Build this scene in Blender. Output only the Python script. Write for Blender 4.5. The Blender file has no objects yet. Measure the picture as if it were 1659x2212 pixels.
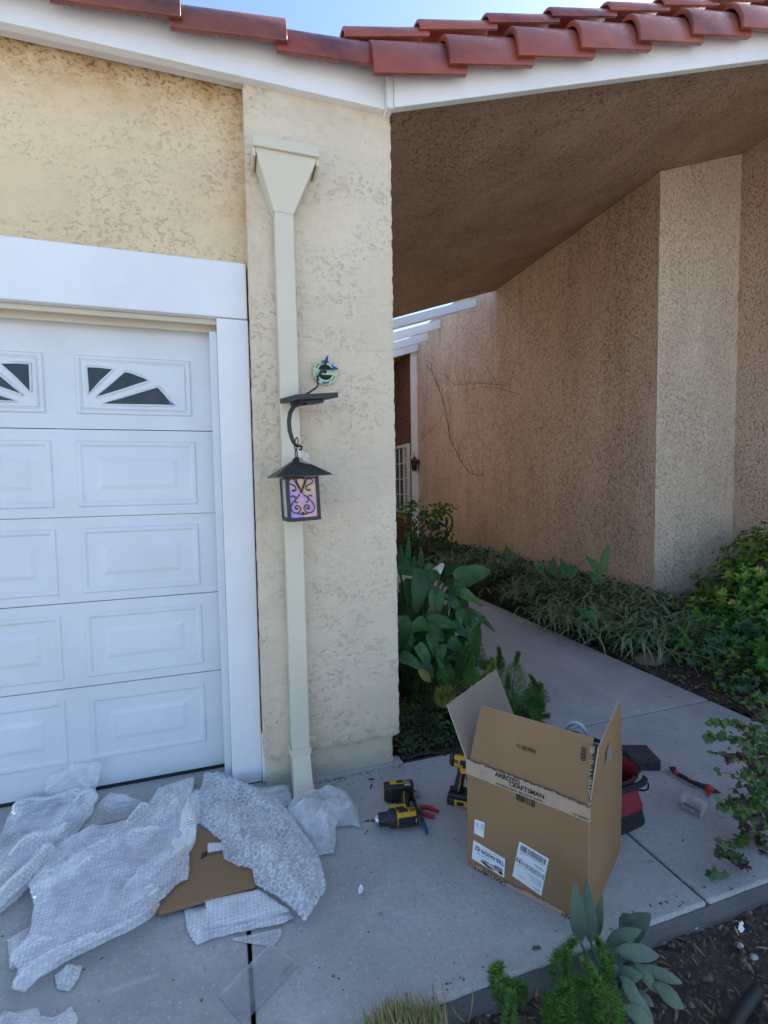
import bpy, bmesh, math, random
from mathutils import Vector, Matrix, noise
rnd = random.Random(7)
S = bpy.context.scene
COL = S.collection
RAD = math.radians

# ------------------------------------------------------------------ camera
CAM_H = 1.385
YAW, PITCH, ROLL, FOC = 0.312317, 0.0578783, 0.0164039, 1059.24   # focal length for a 1659 x 2212 frame
def cam_axes():
    cy, sy = math.cos(YAW), math.sin(YAW)
    fw = Vector((sy*math.cos(PITCH), cy*math.cos(PITCH), -math.sin(PITCH)))
    r = Vector((cy, -sy, 0)); d = fw.cross(r)
    c, s = math.cos(ROLL), math.sin(ROLL)
    return c*r + s*d, -s*r + c*d, fw
AR, AD, AF = cam_axes()
cd = bpy.data.cameras.new('camera'); cam = bpy.data.objects.new('camera', cd); COL.objects.link(cam)
cd.sensor_fit = 'VERTICAL'; cd.sensor_height = 24; cd.lens = 24*FOC/2212
cd.clip_start = .05; cd.clip_end = 2000
m = Matrix.Identity(4)
for i in range(3):
    m[i][0] = AR[i]; m[i][1] = -AD[i]; m[i][2] = -AF[i]
m[2][3] = CAM_H
cam.matrix_world = m
S.camera = cam
# points measured on the photograph, put on real planes of the place
def ray(x, y):
    return AR*((x-829.5)/FOC) + AD*((y-1106)/FOC) + AF
def G(x, y, z=0.0):
    d = ray(x, y); t = (z-CAM_H)/d.z; return Vector((0, 0, CAM_H)) + d*t
def W(x, y, Y):
    d = ray(x, y); t = Y/d.y; return Vector((0, 0, CAM_H)) + d*t
def WX(x, y, X):
    d = ray(x, y); t = X/d.x; return Vector((0, 0, CAM_H)) + d*t

# ------------------------------------------------------------------ world, sun, exposure
SUN_EL, SUN_AZ = RAD(37), RAD(72)          # azimuth from +Y (behind the house) towards +X
w = bpy.data.worlds.new("World"); S.world = w; w.use_nodes = True
nt = w.node_tree; bg = nt.nodes['Background']
sky = nt.nodes.new('ShaderNodeTexSky'); sky.sky_type = 'NISHITA'; sky.sun_disc = False
sky.sun_elevation = SUN_EL; sky.sun_rotation = SUN_AZ; sky.air_density = .9; sky.dust_density = .6; sky.ozone_density = 2.2
nt.links.new(sky.outputs[0], bg.inputs[0]); bg.inputs[1].default_value = 0.10
sd = bpy.data.lights.new('sun', 'SUN'); sd.energy = 5.0; sd.angle = RAD(.5); sd.color = (1, .95, .88)
so = bpy.data.objects.new('sun', sd); COL.objects.link(so)
sdir = Vector((math.sin(SUN_AZ)*math.cos(SUN_EL), math.cos(SUN_AZ)*math.cos(SUN_EL), math.sin(SUN_EL)))
so.rotation_euler = sdir.to_track_quat('Z', 'Y').to_euler(); so.location = sdir*30
S.view_settings.view_transform = 'Standard'; S.view_settings.look = 'None'; S.view_settings.gamma = 1
S.view_settings.exposure = 1.86
S.render.engine = 'CYCLES'
S.cycles.max_bounces = 8; S.cycles.transparent_max_bounces = 24

# ------------------------------------------------------------------ material helpers
def new_mat(name):
    mt = bpy.data.materials.new(name); mt.use_nodes = True
    t = mt.node_tree; return mt, t, t.nodes['Principled BSDF'], t.nodes['Material Output']
def nd(t, typ, ins=None, **kw):
    n = t.nodes.new(typ)
    for k, v in kw.items(): setattr(n, k, v)
    for k, v in (ins or {}).items():
        if isinstance(v, bpy.types.NodeSocket): t.links.new(v, n.inputs[k])
        else: n.inputs[k].default_value = v
    return n
def c4(c, k=1.0): return (c[0]*k, c[1]*k, c[2]*k, 1)
def coords(t, scale=(1, 1, 1), rot=(0, 0, 0)):
    tc = nd(t, 'ShaderNodeTexCoord')
    return nd(t, 'ShaderNodeMapping', {0: tc.outputs['Object'], 'Scale': scale, 'Rotation': rot}).outputs[0]
def noi(t, co, scale, detail=2, rough=.5, dist=0):
    return nd(t, 'ShaderNodeTexNoise', {'Vector': co, 'Scale': scale, 'Detail': detail, 'Roughness': rough, 'Distortion': dist}).outputs[0]
def rng(t, v, a, b, c=0., d=1., smooth=False):
    n = nd(t, 'ShaderNodeMapRange', {0: v, 1: a, 2: b, 3: c, 4: d})
    if smooth: n.interpolation_type = 'SMOOTHSTEP'
    return n.outputs[0]
def mth(t, op, a, b=0.0, c=None):
    n = nd(t, 'ShaderNodeMath', {0: a, 1: b}, operation=op)
    if c is not None: n.inputs[2].default_value = c
    return n.outputs[0]
def mixc(t, f, a, b):
    n = nd(t, 'ShaderNodeMix', data_type='RGBA'); 
    for i, v in ((0, f), (6, a), (7, b)):
        if isinstance(v, bpy.types.NodeSocket): t.links.new(v, n.inputs[i])
        else: n.inputs[i].default_value = v
    return n.outputs[2]
def bump(t, h, dist, strength=1.0, normal=None):
    n = nd(t, 'ShaderNodeBump', {'Height': h, 'Distance': dist, 'Strength': strength})
    if normal is not None: t.links.new(normal, n.inputs['Normal'])
    return n.outputs[0]
def simple(name, col, rough=.5, var=.12, vscale=12, bscale=0, bdist=.001, metal=0, spec=.5, vstretch=(1, 1, 1)):
    mt, t, b, o = new_mat(name)
    co = coords(t, vstretch)
    n = noi(t, co, vscale, 4, .6)
    t.links.new(mixc(t, rng(t, n, .3, .7), c4(col, 1-var), c4(col, 1+var)), b.inputs['Base Color'])
    b.inputs['Roughness'].default_value = rough; b.inputs['Metallic'].default_value = metal
    b.inputs['Specular IOR Level'].default_value = spec
    if bscale:
        t.links.new(bump(t, noi(t, co, bscale, 3), bdist), b.inputs['Normal'])
    return mt
def knockdown(name, col, scale=15, relief_shade=.4, stain=None, depth=.0030):
    """skip-trowelled stucco: flat smears with ragged lower ledges, smooth patches in between"""
    mt, t, b, o = new_mat(name); co = coords(t, (1, 1, 1.25))
    big = noi(t, co, 2.6, 5, .62)
    n1 = noi(t, co, scale, 5, .6, .15)
    v = mth(t, 'ADD', n1, mth(t, 'MULTIPLY', mth(t, 'SUBTRACT', big, .5), .7))
    h = rng(t, v, .44, .60, 0, 1, True)                     # broad trowel smears
    n2 = noi(t, coords(t, (1, 1, 1.35), (.3, 0, .4)), scale*2.7, 5, .62, .2)
    patch = rng(t, noi(t, co, 3.1, 5, .65), .42, .57)
    crumb = mth(t, 'MULTIPLY', rng(t, n2, .54, .66, 0, 1, True), patch)      # ragged crumbs of plaster in patches
    hh = mth(t, 'ADD', mth(t, 'MULTIPLY', h, .9), mth(t, 'MULTIPLY', crumb, 1.2))
    hh = mth(t, 'ADD', hh, mth(t, 'MULTIPLY', noi(t, co, 5, 4), 1.6))
    hh = mth(t, 'ADD', hh, mth(t, 'MULTIPLY', noi(t, co, 140, 3), .12))
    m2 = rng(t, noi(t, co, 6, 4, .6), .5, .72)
    dirt_shade = mth(t, 'MULTIPLY', mth(t, 'MULTIPLY', rng(t, n2, .40, .34), m2), relief_shade*.5)  # shade of the relief painted dark into its low spots
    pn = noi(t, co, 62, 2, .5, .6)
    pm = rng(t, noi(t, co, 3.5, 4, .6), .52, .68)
    pit_shade = mth(t, 'MULTIPLY', rng(t, pn, .68, .72), mth(t, 'MULTIPLY', pm, relief_shade*1.6))  # dark specks painted in as shaded pits
    base = mixc(t, rng(t, noi(t, co, 1.4, 5, .62), .3, .72), c4((col[0]*.9, col[1]*.89, col[2]*.88)), c4(col, 1.06))
    base = mixc(t, rng(t, noi(t, coords(t, (6, 6, .7)), 1.0, 5, .65), .5, .8, 0, .4), base, c4((col[0]*.86, col[1]*.80, col[2]*.80)))
    if stain:   # rust-coloured water marks near an edge; stain = list of (axis, from, to, amount, colour)
        sep = nd(t, 'ShaderNodeSeparateXYZ', {0: coords(t)})
        for ax, a, bb, am, sc in stain:
            f = rng(t, sep.outputs[ax], a, bb)
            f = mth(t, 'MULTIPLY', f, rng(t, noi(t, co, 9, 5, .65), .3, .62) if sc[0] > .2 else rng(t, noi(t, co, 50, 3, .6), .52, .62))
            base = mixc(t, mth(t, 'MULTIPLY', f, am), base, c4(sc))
    t.links.new(mixc(t, mth(t, 'MAXIMUM', dirt_shade, pit_shade), base, c4(col, .22)), b.inputs['Base Color'])
    b.inputs['Roughness'].default_value = .85; b.inputs['Specular IOR Level'].default_value = .25
    t.links.new(bump(t, hh, depth, .85), b.inputs['Normal'])
    return mt
def dash(name, col, streak=1.0, strokes=.72, sscale=25):
    """dashed stucco: sandy face with short worm-like dark pits"""
    mt, t, b, o = new_mat(name); co = coords(t, (1, 1, .72))
    def worms(sc, wd, ms, lo):
        n = noi(t, co, sc, 1.5, .5, .6)
        l = mth(t, 'SUBTRACT', 1, mth(t, 'MULTIPLY', mth(t, 'ABSOLUTE', mth(t, 'SUBTRACT', n, .5)), 1/wd)); l = mth(t, 'MAXIMUM', l, 0)
        return mth(t, 'MULTIPLY', rng(t, l, .0, .5), rng(t, noi(t, co, ms, 1, .5), lo, lo+.06))
    wv = mth(t, 'MAXIMUM', worms(sscale, .030, sscale*1.5, .49), mth(t, 'MULTIPLY', worms(sscale*1.9, .05, sscale*2.6, .50), .7))
    wv = mth(t, 'MULTIPLY', wv, rng(t, noi(t, co, 2.2, 3), .25, .6, .45, 1.))
    big = noi(t, coords(t, (1.6, 1.6, .5)), 1.3, 5, .6)
    base = mixc(t, rng(t, big, .3, .7), c4((col[0]*.82, col[1]*.78, col[2]*.75)), c4(col, 1.08))
    if streak:
        st = rng(t, noi(t, coords(t, (5, 5, .45)), 1.2, 5, .65), .55, .78, 0, .5*streak)
        base = mixc(t, st, base, (col[0]*.55, col[1]*.38, col[2]*.28, 1))
    fine = noi(t, co, 170, 2)
    base = mixc(t, rng(t, fine, .35, .7), base, mixc(t, .25, base, c4(col, .4)))
    t.links.new(mixc(t, mth(t, 'MULTIPLY', wv, strokes), base, c4(col, .16)), b.inputs['Base Color'])
    hh = mth(t, 'SUBTRACT', mth(t, 'ADD', mth(t, 'MULTIPLY', fine, .35), mth(t, 'MULTIPLY', noi(t, co, 38, 3), .6)), wv)
    t.links.new(bump(t, hh, .009, .9), b.inputs['Normal'])
    b.inputs['Roughness'].default_value = .92; b.inputs['Specular IOR Level'].default_value = .15
    return mt
def concrete(name, col):
    mt, t, b, o = new_mat(name); co = coords(t)
    base = mixc(t, rng(t, noi(t, co, 2.3, 7, .68), .3, .7), c4(col, .74), c4(col, 1.18))
    base = mixc(t, rng(t, noi(t, co, 1.1, 6, .7, .4), .52, .62, 0, .22), base, c4(col, .72))
    base = mixc(t, rng(t, noi(t, co, .9, 4, .6), .5, .75, 0, .35), base, (col[0]*.95, col[1]*.76, col[2]*.66, 1))
    sp = nd(t, 'ShaderNodeTexVoronoi', {'Vector': co, 'Scale': 95.})
    sel = rng(t, nd(t, 'ShaderNodeSeparateColor', {0: sp.outputs['Color']}).outputs[0], .72, .76)
    dot = mth(t, 'MULTIPLY', rng(t, sp.outputs['Distance'], .42, .3), sel)
    base = mixc(t, mth(t, 'MULTIPLY', mth(t, 'MULTIPLY', dot, rng(t, noi(t, co, 2.2, 3), .4, .65)), .5), base, c4(col, .4))
    sel2 = rng(t, nd(t, 'ShaderNodeSeparateColor', {0: sp.outputs['Color']}).outputs[1], .8, .84)
    base = mixc(t, mth(t, 'MULTIPLY', mth(t, 'MULTIPLY', rng(t, sp.outputs['Distance'], .42, .3), sel2), .35), base, c4(col, 1.7))
    base = mixc(t, rng(t, noi(t, co, 60, 4, .7), .3, .75, 0, .55), base, c4(col, .62))
    spots = mth(t, 'MULTIPLY', rng(t, noi(t, co, 13, 2, .5), .70, .74), .5)
    base = mixc(t, spots, base, c4(col, .35))
    sc = rng(t, noi(t, coords(t, (1, 3.2, 1), (0, 0, .5)), 5, 5, .7), .60, .72, 0, .4)
    base = mixc(t, sc, base, c4(col, 1.45))
    t.links.new(base, b.inputs['Base Color']); b.inputs['Roughness'].default_value = .88; b.inputs['Specular IOR Level'].default_value = .3
    t.links.new(bump(t, mth(t, 'ADD', noi(t, co, 120, 4, .7), mth(t, 'MULTIPLY', noi(t, co, 9, 3), .5)), .0025, .8), b.inputs['Normal'])
    return mt
def leafmat(name, col, rough=.45, tl=.25, var=.3):
    mt, t, b, o = new_mat(name); co = coords(t)
    n = noi(t, co, 9, 3)
    cc = mixc(t, rng(t, n, .3, .7), c4(col, 1-var), c4(col, 1+var))
    t.links.new(cc, b.inputs['Base Color']); b.inputs['Roughness'].default_value = rough; b.inputs['Specular IOR Level'].default_value = .3
    tr = nd(t, 'ShaderNodeBsdfTranslucent', {0: cc})
    mx = nd(t, 'ShaderNodeMixShader', {0: tl, 1: b.outputs[0], 2: tr.outputs[0]})
    t.links.new(mx.outputs[0], o.inputs[0])
    return mt
def film(name, opac, bub=0, bdist=.003, tint=(.96, .96, .97), rough=.2, crumple=30, ring=0):
    """clear polyethylene: mostly lets the light through, whitens where bubbles and creases scatter it"""
    mt, t, b, o = new_mat(name); co = coords(t)
    nrm = None; h = noi(t, co, crumple, 4, .6, .4)
    dome = None
    if bub:
        vo = nd(t, 'ShaderNodeTexVoronoi', {'Vector': co, 'Scale': float(bub), 'Randomness': .2}, feature='F1')
        dome = rng(t, vo.outputs['Distance'], .15, .62, 1, 0, True)
        h = mth(t, 'ADD', mth(t, 'MULTIPLY', h, .6), dome)
    nrm = bump(t, h, bdist, 1.0)
    di = nd(t, 'ShaderNodeBsdfDiffuse', {0: c4(tint), 'Normal': nrm})
    trl = nd(t, 'ShaderNodeBsdfTranslucent', {0: c4(tint), 'Normal': nrm})
    gl = nd(t, 'ShaderNodeBsdfGlossy', {0: (1, 1, 1, 1), 'Roughness': rough, 'Normal': nrm})
    s1 = nd(t, 'ShaderNodeMixShader', {0: .15, 1: di.outputs[0], 2: trl.outputs[0]})
    lw = nd(t, 'ShaderNodeLayerWeight', {0: .4, 'Normal': nrm})
    tp = nd(t, 'ShaderNodeBsdfTransparent', {0: (.97, .97, .98, 1)})
    f = mth(t, 'ADD', mth(t, 'MULTIPLY', lw.outputs['Facing'], .75), opac)
    f = mth(t, 'MULTIPLY', f, rng(t, noi(t, co, 14, 4, .6), .25, .75, .65, 1.25))
    if dome is not None: f = mth(t, 'MULTIPLY', f, rng(t, dome, 0, 1, .78, 1.15))
    if ring:
        vr = nd(t, 'ShaderNodeTexVoronoi', {'Vector': co, 'Scale': float(ring), 'Randomness': .45})
        rg_ = mth(t, 'MAXIMUM', mth(t, 'SUBTRACT', 1, mth(t, 'MULTIPLY', mth(t, 'ABSOLUTE', mth(t, 'SUBTRACT', vr.outputs['Distance'], .40)), 9)), 0)
        f = mth(t, 'ADD', mth(t, 'MULTIPLY', f, .85), mth(t, 'MULTIPLY', rg_, .38))
    f = mth(t, 'MINIMUM', f, .94)
    s2 = nd(t, 'ShaderNodeMixShader', {0: f, 1: tp.outputs[0], 2: s1.outputs[0]})
    fr = nd(t, 'ShaderNodeFresnel', {0: 1.45, 'Normal': nrm})
    s3 = nd(t, 'ShaderNodeMixShader', {0: mth(t, 'MULTIPLY', fr.outputs[0], .9), 1: s2.outputs[0], 2: gl.outputs[0]})
    t.links.new(s3.outputs[0], o.inputs[0])
    return mt
def boxboard(name, col, flute=0):
    mt, t, b, o = new_mat(name); co = coords(t)
    base = mixc(t, rng(t, noi(t, co, 4, 5, .6), .3, .7), c4(col, .9), c4(col, 1.08))
    base = mixc(t, rng(t, noi(t, co, 260, 2), .45, .75, 0, .3), base, c4(col, .7))
    base = mixc(t, rng(t, noi(t, coords(t, (1, 1, 5)), 9, 4, .7), .62, .75, 0, .3), base, c4(col, 1.25))
    t.links.new(base, b.inputs['Base Color']); b.inputs['Roughness'].default_value = .75; b.inputs['Specular IOR Level'].default_value = .3
    h = noi(t, co, 6, 2)
    if flute:
        wv = nd(t, 'ShaderNodeTexWave', {'Vector': co, 'Scale': 45., 'Distortion': .4}, bands_direction='Z')
        h = mth(t, 'ADD', h, mth(t, 'MULTIPLY', wv.outputs[1], .05))
    t.links.new(bump(t, h, .006, .6), b.inputs['Normal'])
    return mt
def bricks(name):
    mt, t, b, o = new_mat(name); tc = nd(t, 'ShaderNodeTexCoord')
    mp = nd(t, 'ShaderNodeMapping', {0: tc.outputs['Object'], 'Rotation': (RAD(90), 0, RAD(90))})
    sep = nd(t, 'ShaderNodeSeparateXYZ', {0: tc.outputs['Object']})
    cb = nd(t, 'ShaderNodeCombineXYZ', {0: sep.outputs[1], 1: sep.outputs[2]})
    br = nd(t, 'ShaderNodeTexBrick', {'Vector': cb.outputs[0], 'Color1': (.16, .06, .04, 1), 'Color2': (.22, .085, .055, 1), 'Mortar': (.3, .2, .15, 1),
            'Scale': 1.0, 'Mortar Size': .006, 'Brick Width': .3, 'Row Height': .095, 'Mortar Smooth': .3})
    n = noi(t, coords(t), 30, 4)
    t.links.new(mixc(t, rng(t, n, .3, .7, 0, .4), br.outputs[0], (.09, .03, .02, 1)), b.inputs['Base Color'])
    b.inputs['Roughness'].default_value = .85
    t.links.new(bump(t, mth(t, 'SUBTRACT', 1, br.outputs[1]), .008), b.inputs['Normal'])
    return mt
def painted(name, col, rough=.5, grain=(3, 3, 60), bd=.0006, dirt_shade=.15):
    mt, t, b, o = new_mat(name)
    co = coords(t, grain)
    n = noi(t, co, 3, 4, .6); big = noi(t, coords(t), 2.5, 5, .65)
    base = mixc(t, rng(t, big, .35, .75), c4(col), c4(col, 1-dirt_shade))
    sc = rng(t, noi(t, coords(t, (1, 1, 1)), 21, 4, .7), .68, .74, 0, dirt_shade*1.6)
    base = mixc(t, sc, base, (col[0]*.55, col[1]*.5, col[2]*.42, 1))
    t.links.new(base, b.inputs['Base Color']); b.inputs['Roughness'].default_value = rough
    t.links.new(bump(t, mth(t, 'ADD', n, mth(t, 'MULTIPLY', noi(t, coords(t), 30, 3), .8)), bd), b.inputs['Normal'])
    return mt
def terracotta(name, col, glaze=(.06, .02, .025), amt=.5, rough=.32):
    mt, t, b, o = new_mat(name); co = coords(t)
    n = noi(t, co, 6, 4, .6)
    base = mixc(t, rng(t, n, .3, .7), c4(col, .85), c4(col, 1.12))
    g = rng(t, noi(t, coords(t, (2.5, 2.5, 5)), 1.3, 3, .5), .48, .68, 0, amt)
    base = mixc(t, g, base, c4(glaze))
    sp = rng(t, noi(t, co, 70, 2, .5, .5), .71, .74, 0, .7)
    base = mixc(t, sp, base, (.03, .015, .012, 1))
    t.links.new(base, b.inputs['Base Color'])
    t.links.new(rng(t, noi(t, co, 30, 3), .3, .7, rough-.08, rough+.15), b.inputs['Roughness'])
    t.links.new(bump(t, noi(t, co, 25, 4), .002, .6), b.inputs['Normal'])
    return mt
def soilmat(name):
    mt, t, b, o = new_mat(name); co = coords(t)
    vo = nd(t, 'ShaderNodeTexVoronoi', {'Vector': co, 'Scale': 55.})
    r = nd(t, 'ShaderNodeSeparateColor', {0: vo.outputs['Color']}).outputs[0]
    base = mixc(t, r, (.05, .038, .03, 1), (.15, .118, .094, 1))
    base = mixc(t, rng(t, noi(t, co, 3, 5, .65), .35, .7), base, (.085, .066, .054, 1))
    base = mixc(t, rng(t, noi(t, co, 45, 3), .66, .72), base, (.2, .16, .13, 1))
    t.links.new(base, b.inputs['Base Color']); b.inputs['Roughness'].default_value = .95; b.inputs['Specular IOR Level'].default_value = .1
    t.links.new(bump(t, mth(t, 'ADD', mth(t, 'MULTIPLY', vo.outputs['Distance'], .8), noi(t, co, 40, 5, .7)), .012), b.inputs['Normal'])
    return mt

M = {}
M['stucco'] = knockdown('stucco_column', (.69, .585, .44), relief_shade=.35, stain=[('Z', .45, .12, .45, (.40, .33, .24)), ('X', .20, .12, .35, (.5, .36, .2)), ('Z', 2.95, 3.1, .4, (.34, .24, .15))])
M['stucco_y'] = knockdown('stucco_upper', (.73, .58, .37), scale=17, relief_shade=.45, stain=[('Z', 2.86, 3.1, .75, (.42, .22, .06)), ('X', .02, .14, .6, (.45, .25, .08)), ('Z', 2.99, 3.09, .8, (.13, .085, .05))])
M['stucco_foot'] = knockdown('stucco_footing', (.58, .51, .38), scale=9, relief_shade=.25, depth=.003)
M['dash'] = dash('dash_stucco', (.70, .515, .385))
M['dash_lit'] = dash('dash_stucco_lit', (.80, .665, .52), streak=.25, strokes=.42)  # same paint as the side wall, lightened for the stronger light on it
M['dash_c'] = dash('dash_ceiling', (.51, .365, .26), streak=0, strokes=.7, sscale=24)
M['conc'] = concrete('concrete', (.47, .45, .425))
M['conc_bounce'] = concrete('concrete_bounce', (.42, .41, .39))
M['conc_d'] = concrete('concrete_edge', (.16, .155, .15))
M['joint'] = simple('joint_filler', (.055, .048, .042), .9)
M['soil'] = soilmat('soil')
M['white'] = painted('white_paint', (.78, .78, .79), .45, (4, 4, 40), .0007, .1)
M['fascia'] = painted('fascia_paint', (.80, .80, .80), .5, (40, 4, 4), .0012, .12)
M['door'] = painted('door_paint', (.70, .72, .75), .42, (6, 6, 90), .0005, .13)
M['beige'] = painted('beige_paint', (.62, .56, .44), .45, (4, 4, 4), .0004, .14)
M['spout'] = painted('downspout_paint', (.66, .60, .46), .38, (5, 5, 2), .0008, .1)
M['tile'] = [terracotta('terracotta_a', (.29, .075, .042), amt=.6), terracotta('terracotta_b', (.25, .06, .038), amt=.95, rough=.26), terracotta('terracotta_c', (.32, .09, .052), amt=.35)]
M['tile_d'] = [terracotta('terracotta_glaze', (.21, .06, .035), (.07, .03, .025), .9, .25), M['tile'][1]]
M['glass'] = simple('dark_glass', (.016, .018, .024), .12, .6, 25)
M['bluetape'] = simple('blue_tape', (.03, .16, .5), .6)
M['black'] = simple('black_metal', (.018, .018, .019), .45, .2, 40, 150, .0003)
M['blackp'] = simple('black_plastic', (.016, .016, .017), .5, .2, 60, 300, .0003)
M['rubber'] = simple('black_rubber', (.02, .02, .02), .7)
M['yellow'] = simple('yellow_plastic', (.62, .33, .015), .42, .12, 30, 250, .0002)
M['steel'] = simple('steel', (.5, .5, .5), .3, .2, 30, 90, .0003, metal=1)
M['silver'] = simple('zinc_plate', (.42, .41, .40), .45, .2, 60, metal=.6)
M['red'] = simple('red_grip', (.34, .015, .02), .4)
M['redtool'] = simple('red_plastic', (.42, .02, .012), .4)
M['bluegrip'] = simple('blue_grip', (.012, .075, .15), .45)
M['redcloth'] = simple('red_canvas', (.24, .014, .028), .8, .2, 14, 300, .0006)
M['blackcloth'] = simple('black_canvas', (.014, .014, .016), .85, .3, 20, 260, .0008)
M['card'] = boxboard('cardboard', (.28, .165, .08))
M['card_in'] = boxboard('cardboard_inside', (.28, .215, .16), 1)
M['card_edge'] = simple('torn_paper', (.42, .34, .26), .9, .3, 120)
M['tape'] = simple('packing_tape', (.42, .30, .215), .35, .12, 25, 18, .002)
M['ink'] = simple('black_ink', (.02, .018, .018), .7)
M['paper'] = simple('label_paper', (.74, .74, .76), .55, .04)
M['print'] = simple('grey_print', (.22, .22, .25), .7)
M['greytube'] = simple('grey_conduit', (.40, .42, .46), .35)
M['case'] = simple('charcoal_case', (.035, .035, .042), .5, .15, 30, 200, .0003)
M['brick'] = bricks('brick')
M['twig'] = simple('dry_twig', (.14, .09, .06), .9, .4, 30)
M['straw'] = simple('straw', (.33, .24, .11), .85, .35, 25)
M['rock'] = simple('rock', (.16, .13, .095), .9, .35, 14, 40, .006)
M['wire'] = simple('black_wire', (.012, .012, .012), .5)
M['bluecap'] = simple('blue_wire_nut', (.02, .05, .35), .4)
M['tubewood'] = simple('grey_pipe', (.3, .26, .2), .6)
M['bronze'] = simple('aged_bronze', (.12, .09, .065), .45, .3, 40, metal=.7)
M['petal'] = simple('white_petal', (.82, .82, .8), .5, .05)
M['brownpetal'] = simple('faded_petal', (.42, .27, .13), .8, .3, 40)
M['bark_chip'] = simple('bark_chip', (.13, .085, .055), .9, .4, 60)
M['l_calla'] = leafmat('leaf_calla', (.03, .085, .024), .38, .15)
M['l_calla2'] = leafmat('leaf_calla_pale', (.05, .125, .035), .38, .15)
M['l_yel'] = leafmat('leaf_yellowing', (.28, .24, .07), .6)
M['l_fern'] = leafmat('leaf_plume', (.13, .26, .05), .6, .3)
M['l_fern2'] = leafmat('leaf_plume_dark', (.07, .16, .04), .6, .3)
M['l_ferny'] = leafmat('leaf_plume_yellow', (.28, .32, .06), .6, .3)
M['l_sword'] = leafmat('leaf_sword', (.075, .22, .06), .5, .3)
M['l_ivy'] = leafmat('leaf_ground', (.04, .07, .028), .6, .15, .5)
M['l_ivy2'] = leafmat('leaf_ground_b', (.05, .065, .028), .6, .15, .5)
M['l_strap'] = leafmat('leaf_strap', (.07, .165, .045), .5, .2)
M['l_cream'] = leafmat('leaf_margin', (.48, .52, .34), .5, .2, .15)
M['l_sh1'] = leafmat('leaf_shrub', (.085, .20, .028), .35, .2)
M['l_sh2'] = leafmat('leaf_shrub_new', (.19, .33, .045), .35, .3)
M['l_sh3'] = leafmat('leaf_shrub_old', (.03, .09, .022), .4, .15)
M['l_grey'] = leafmat('leaf_grey_green', (.08, .16, .085), .6, .2)
M['l_lamb'] = leafmat('leaf_woolly', (.115, .16, .105), .95, .08, .25)
_t = M['l_lamb'].node_tree; _b = _t.nodes['Principled BSDF']; _b.inputs['Sheen Weight'].default_value = .35
_t.links.new(bump(_t, mth(_t, 'ADD', noi(_t, coords(_t), 110, 4), mth(_t, 'MULTIPLY', noi(_t, coords(_t), 400, 2), .3)), .0035), _b.inputs['Normal'])
M['l_spray'] = leafmat('leaf_spray', (.07, .13, .045), .45, .25)
M['l_purple'] = leafmat('leaf_spray_purple', (.07, .028, .035), .5, .2)
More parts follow.
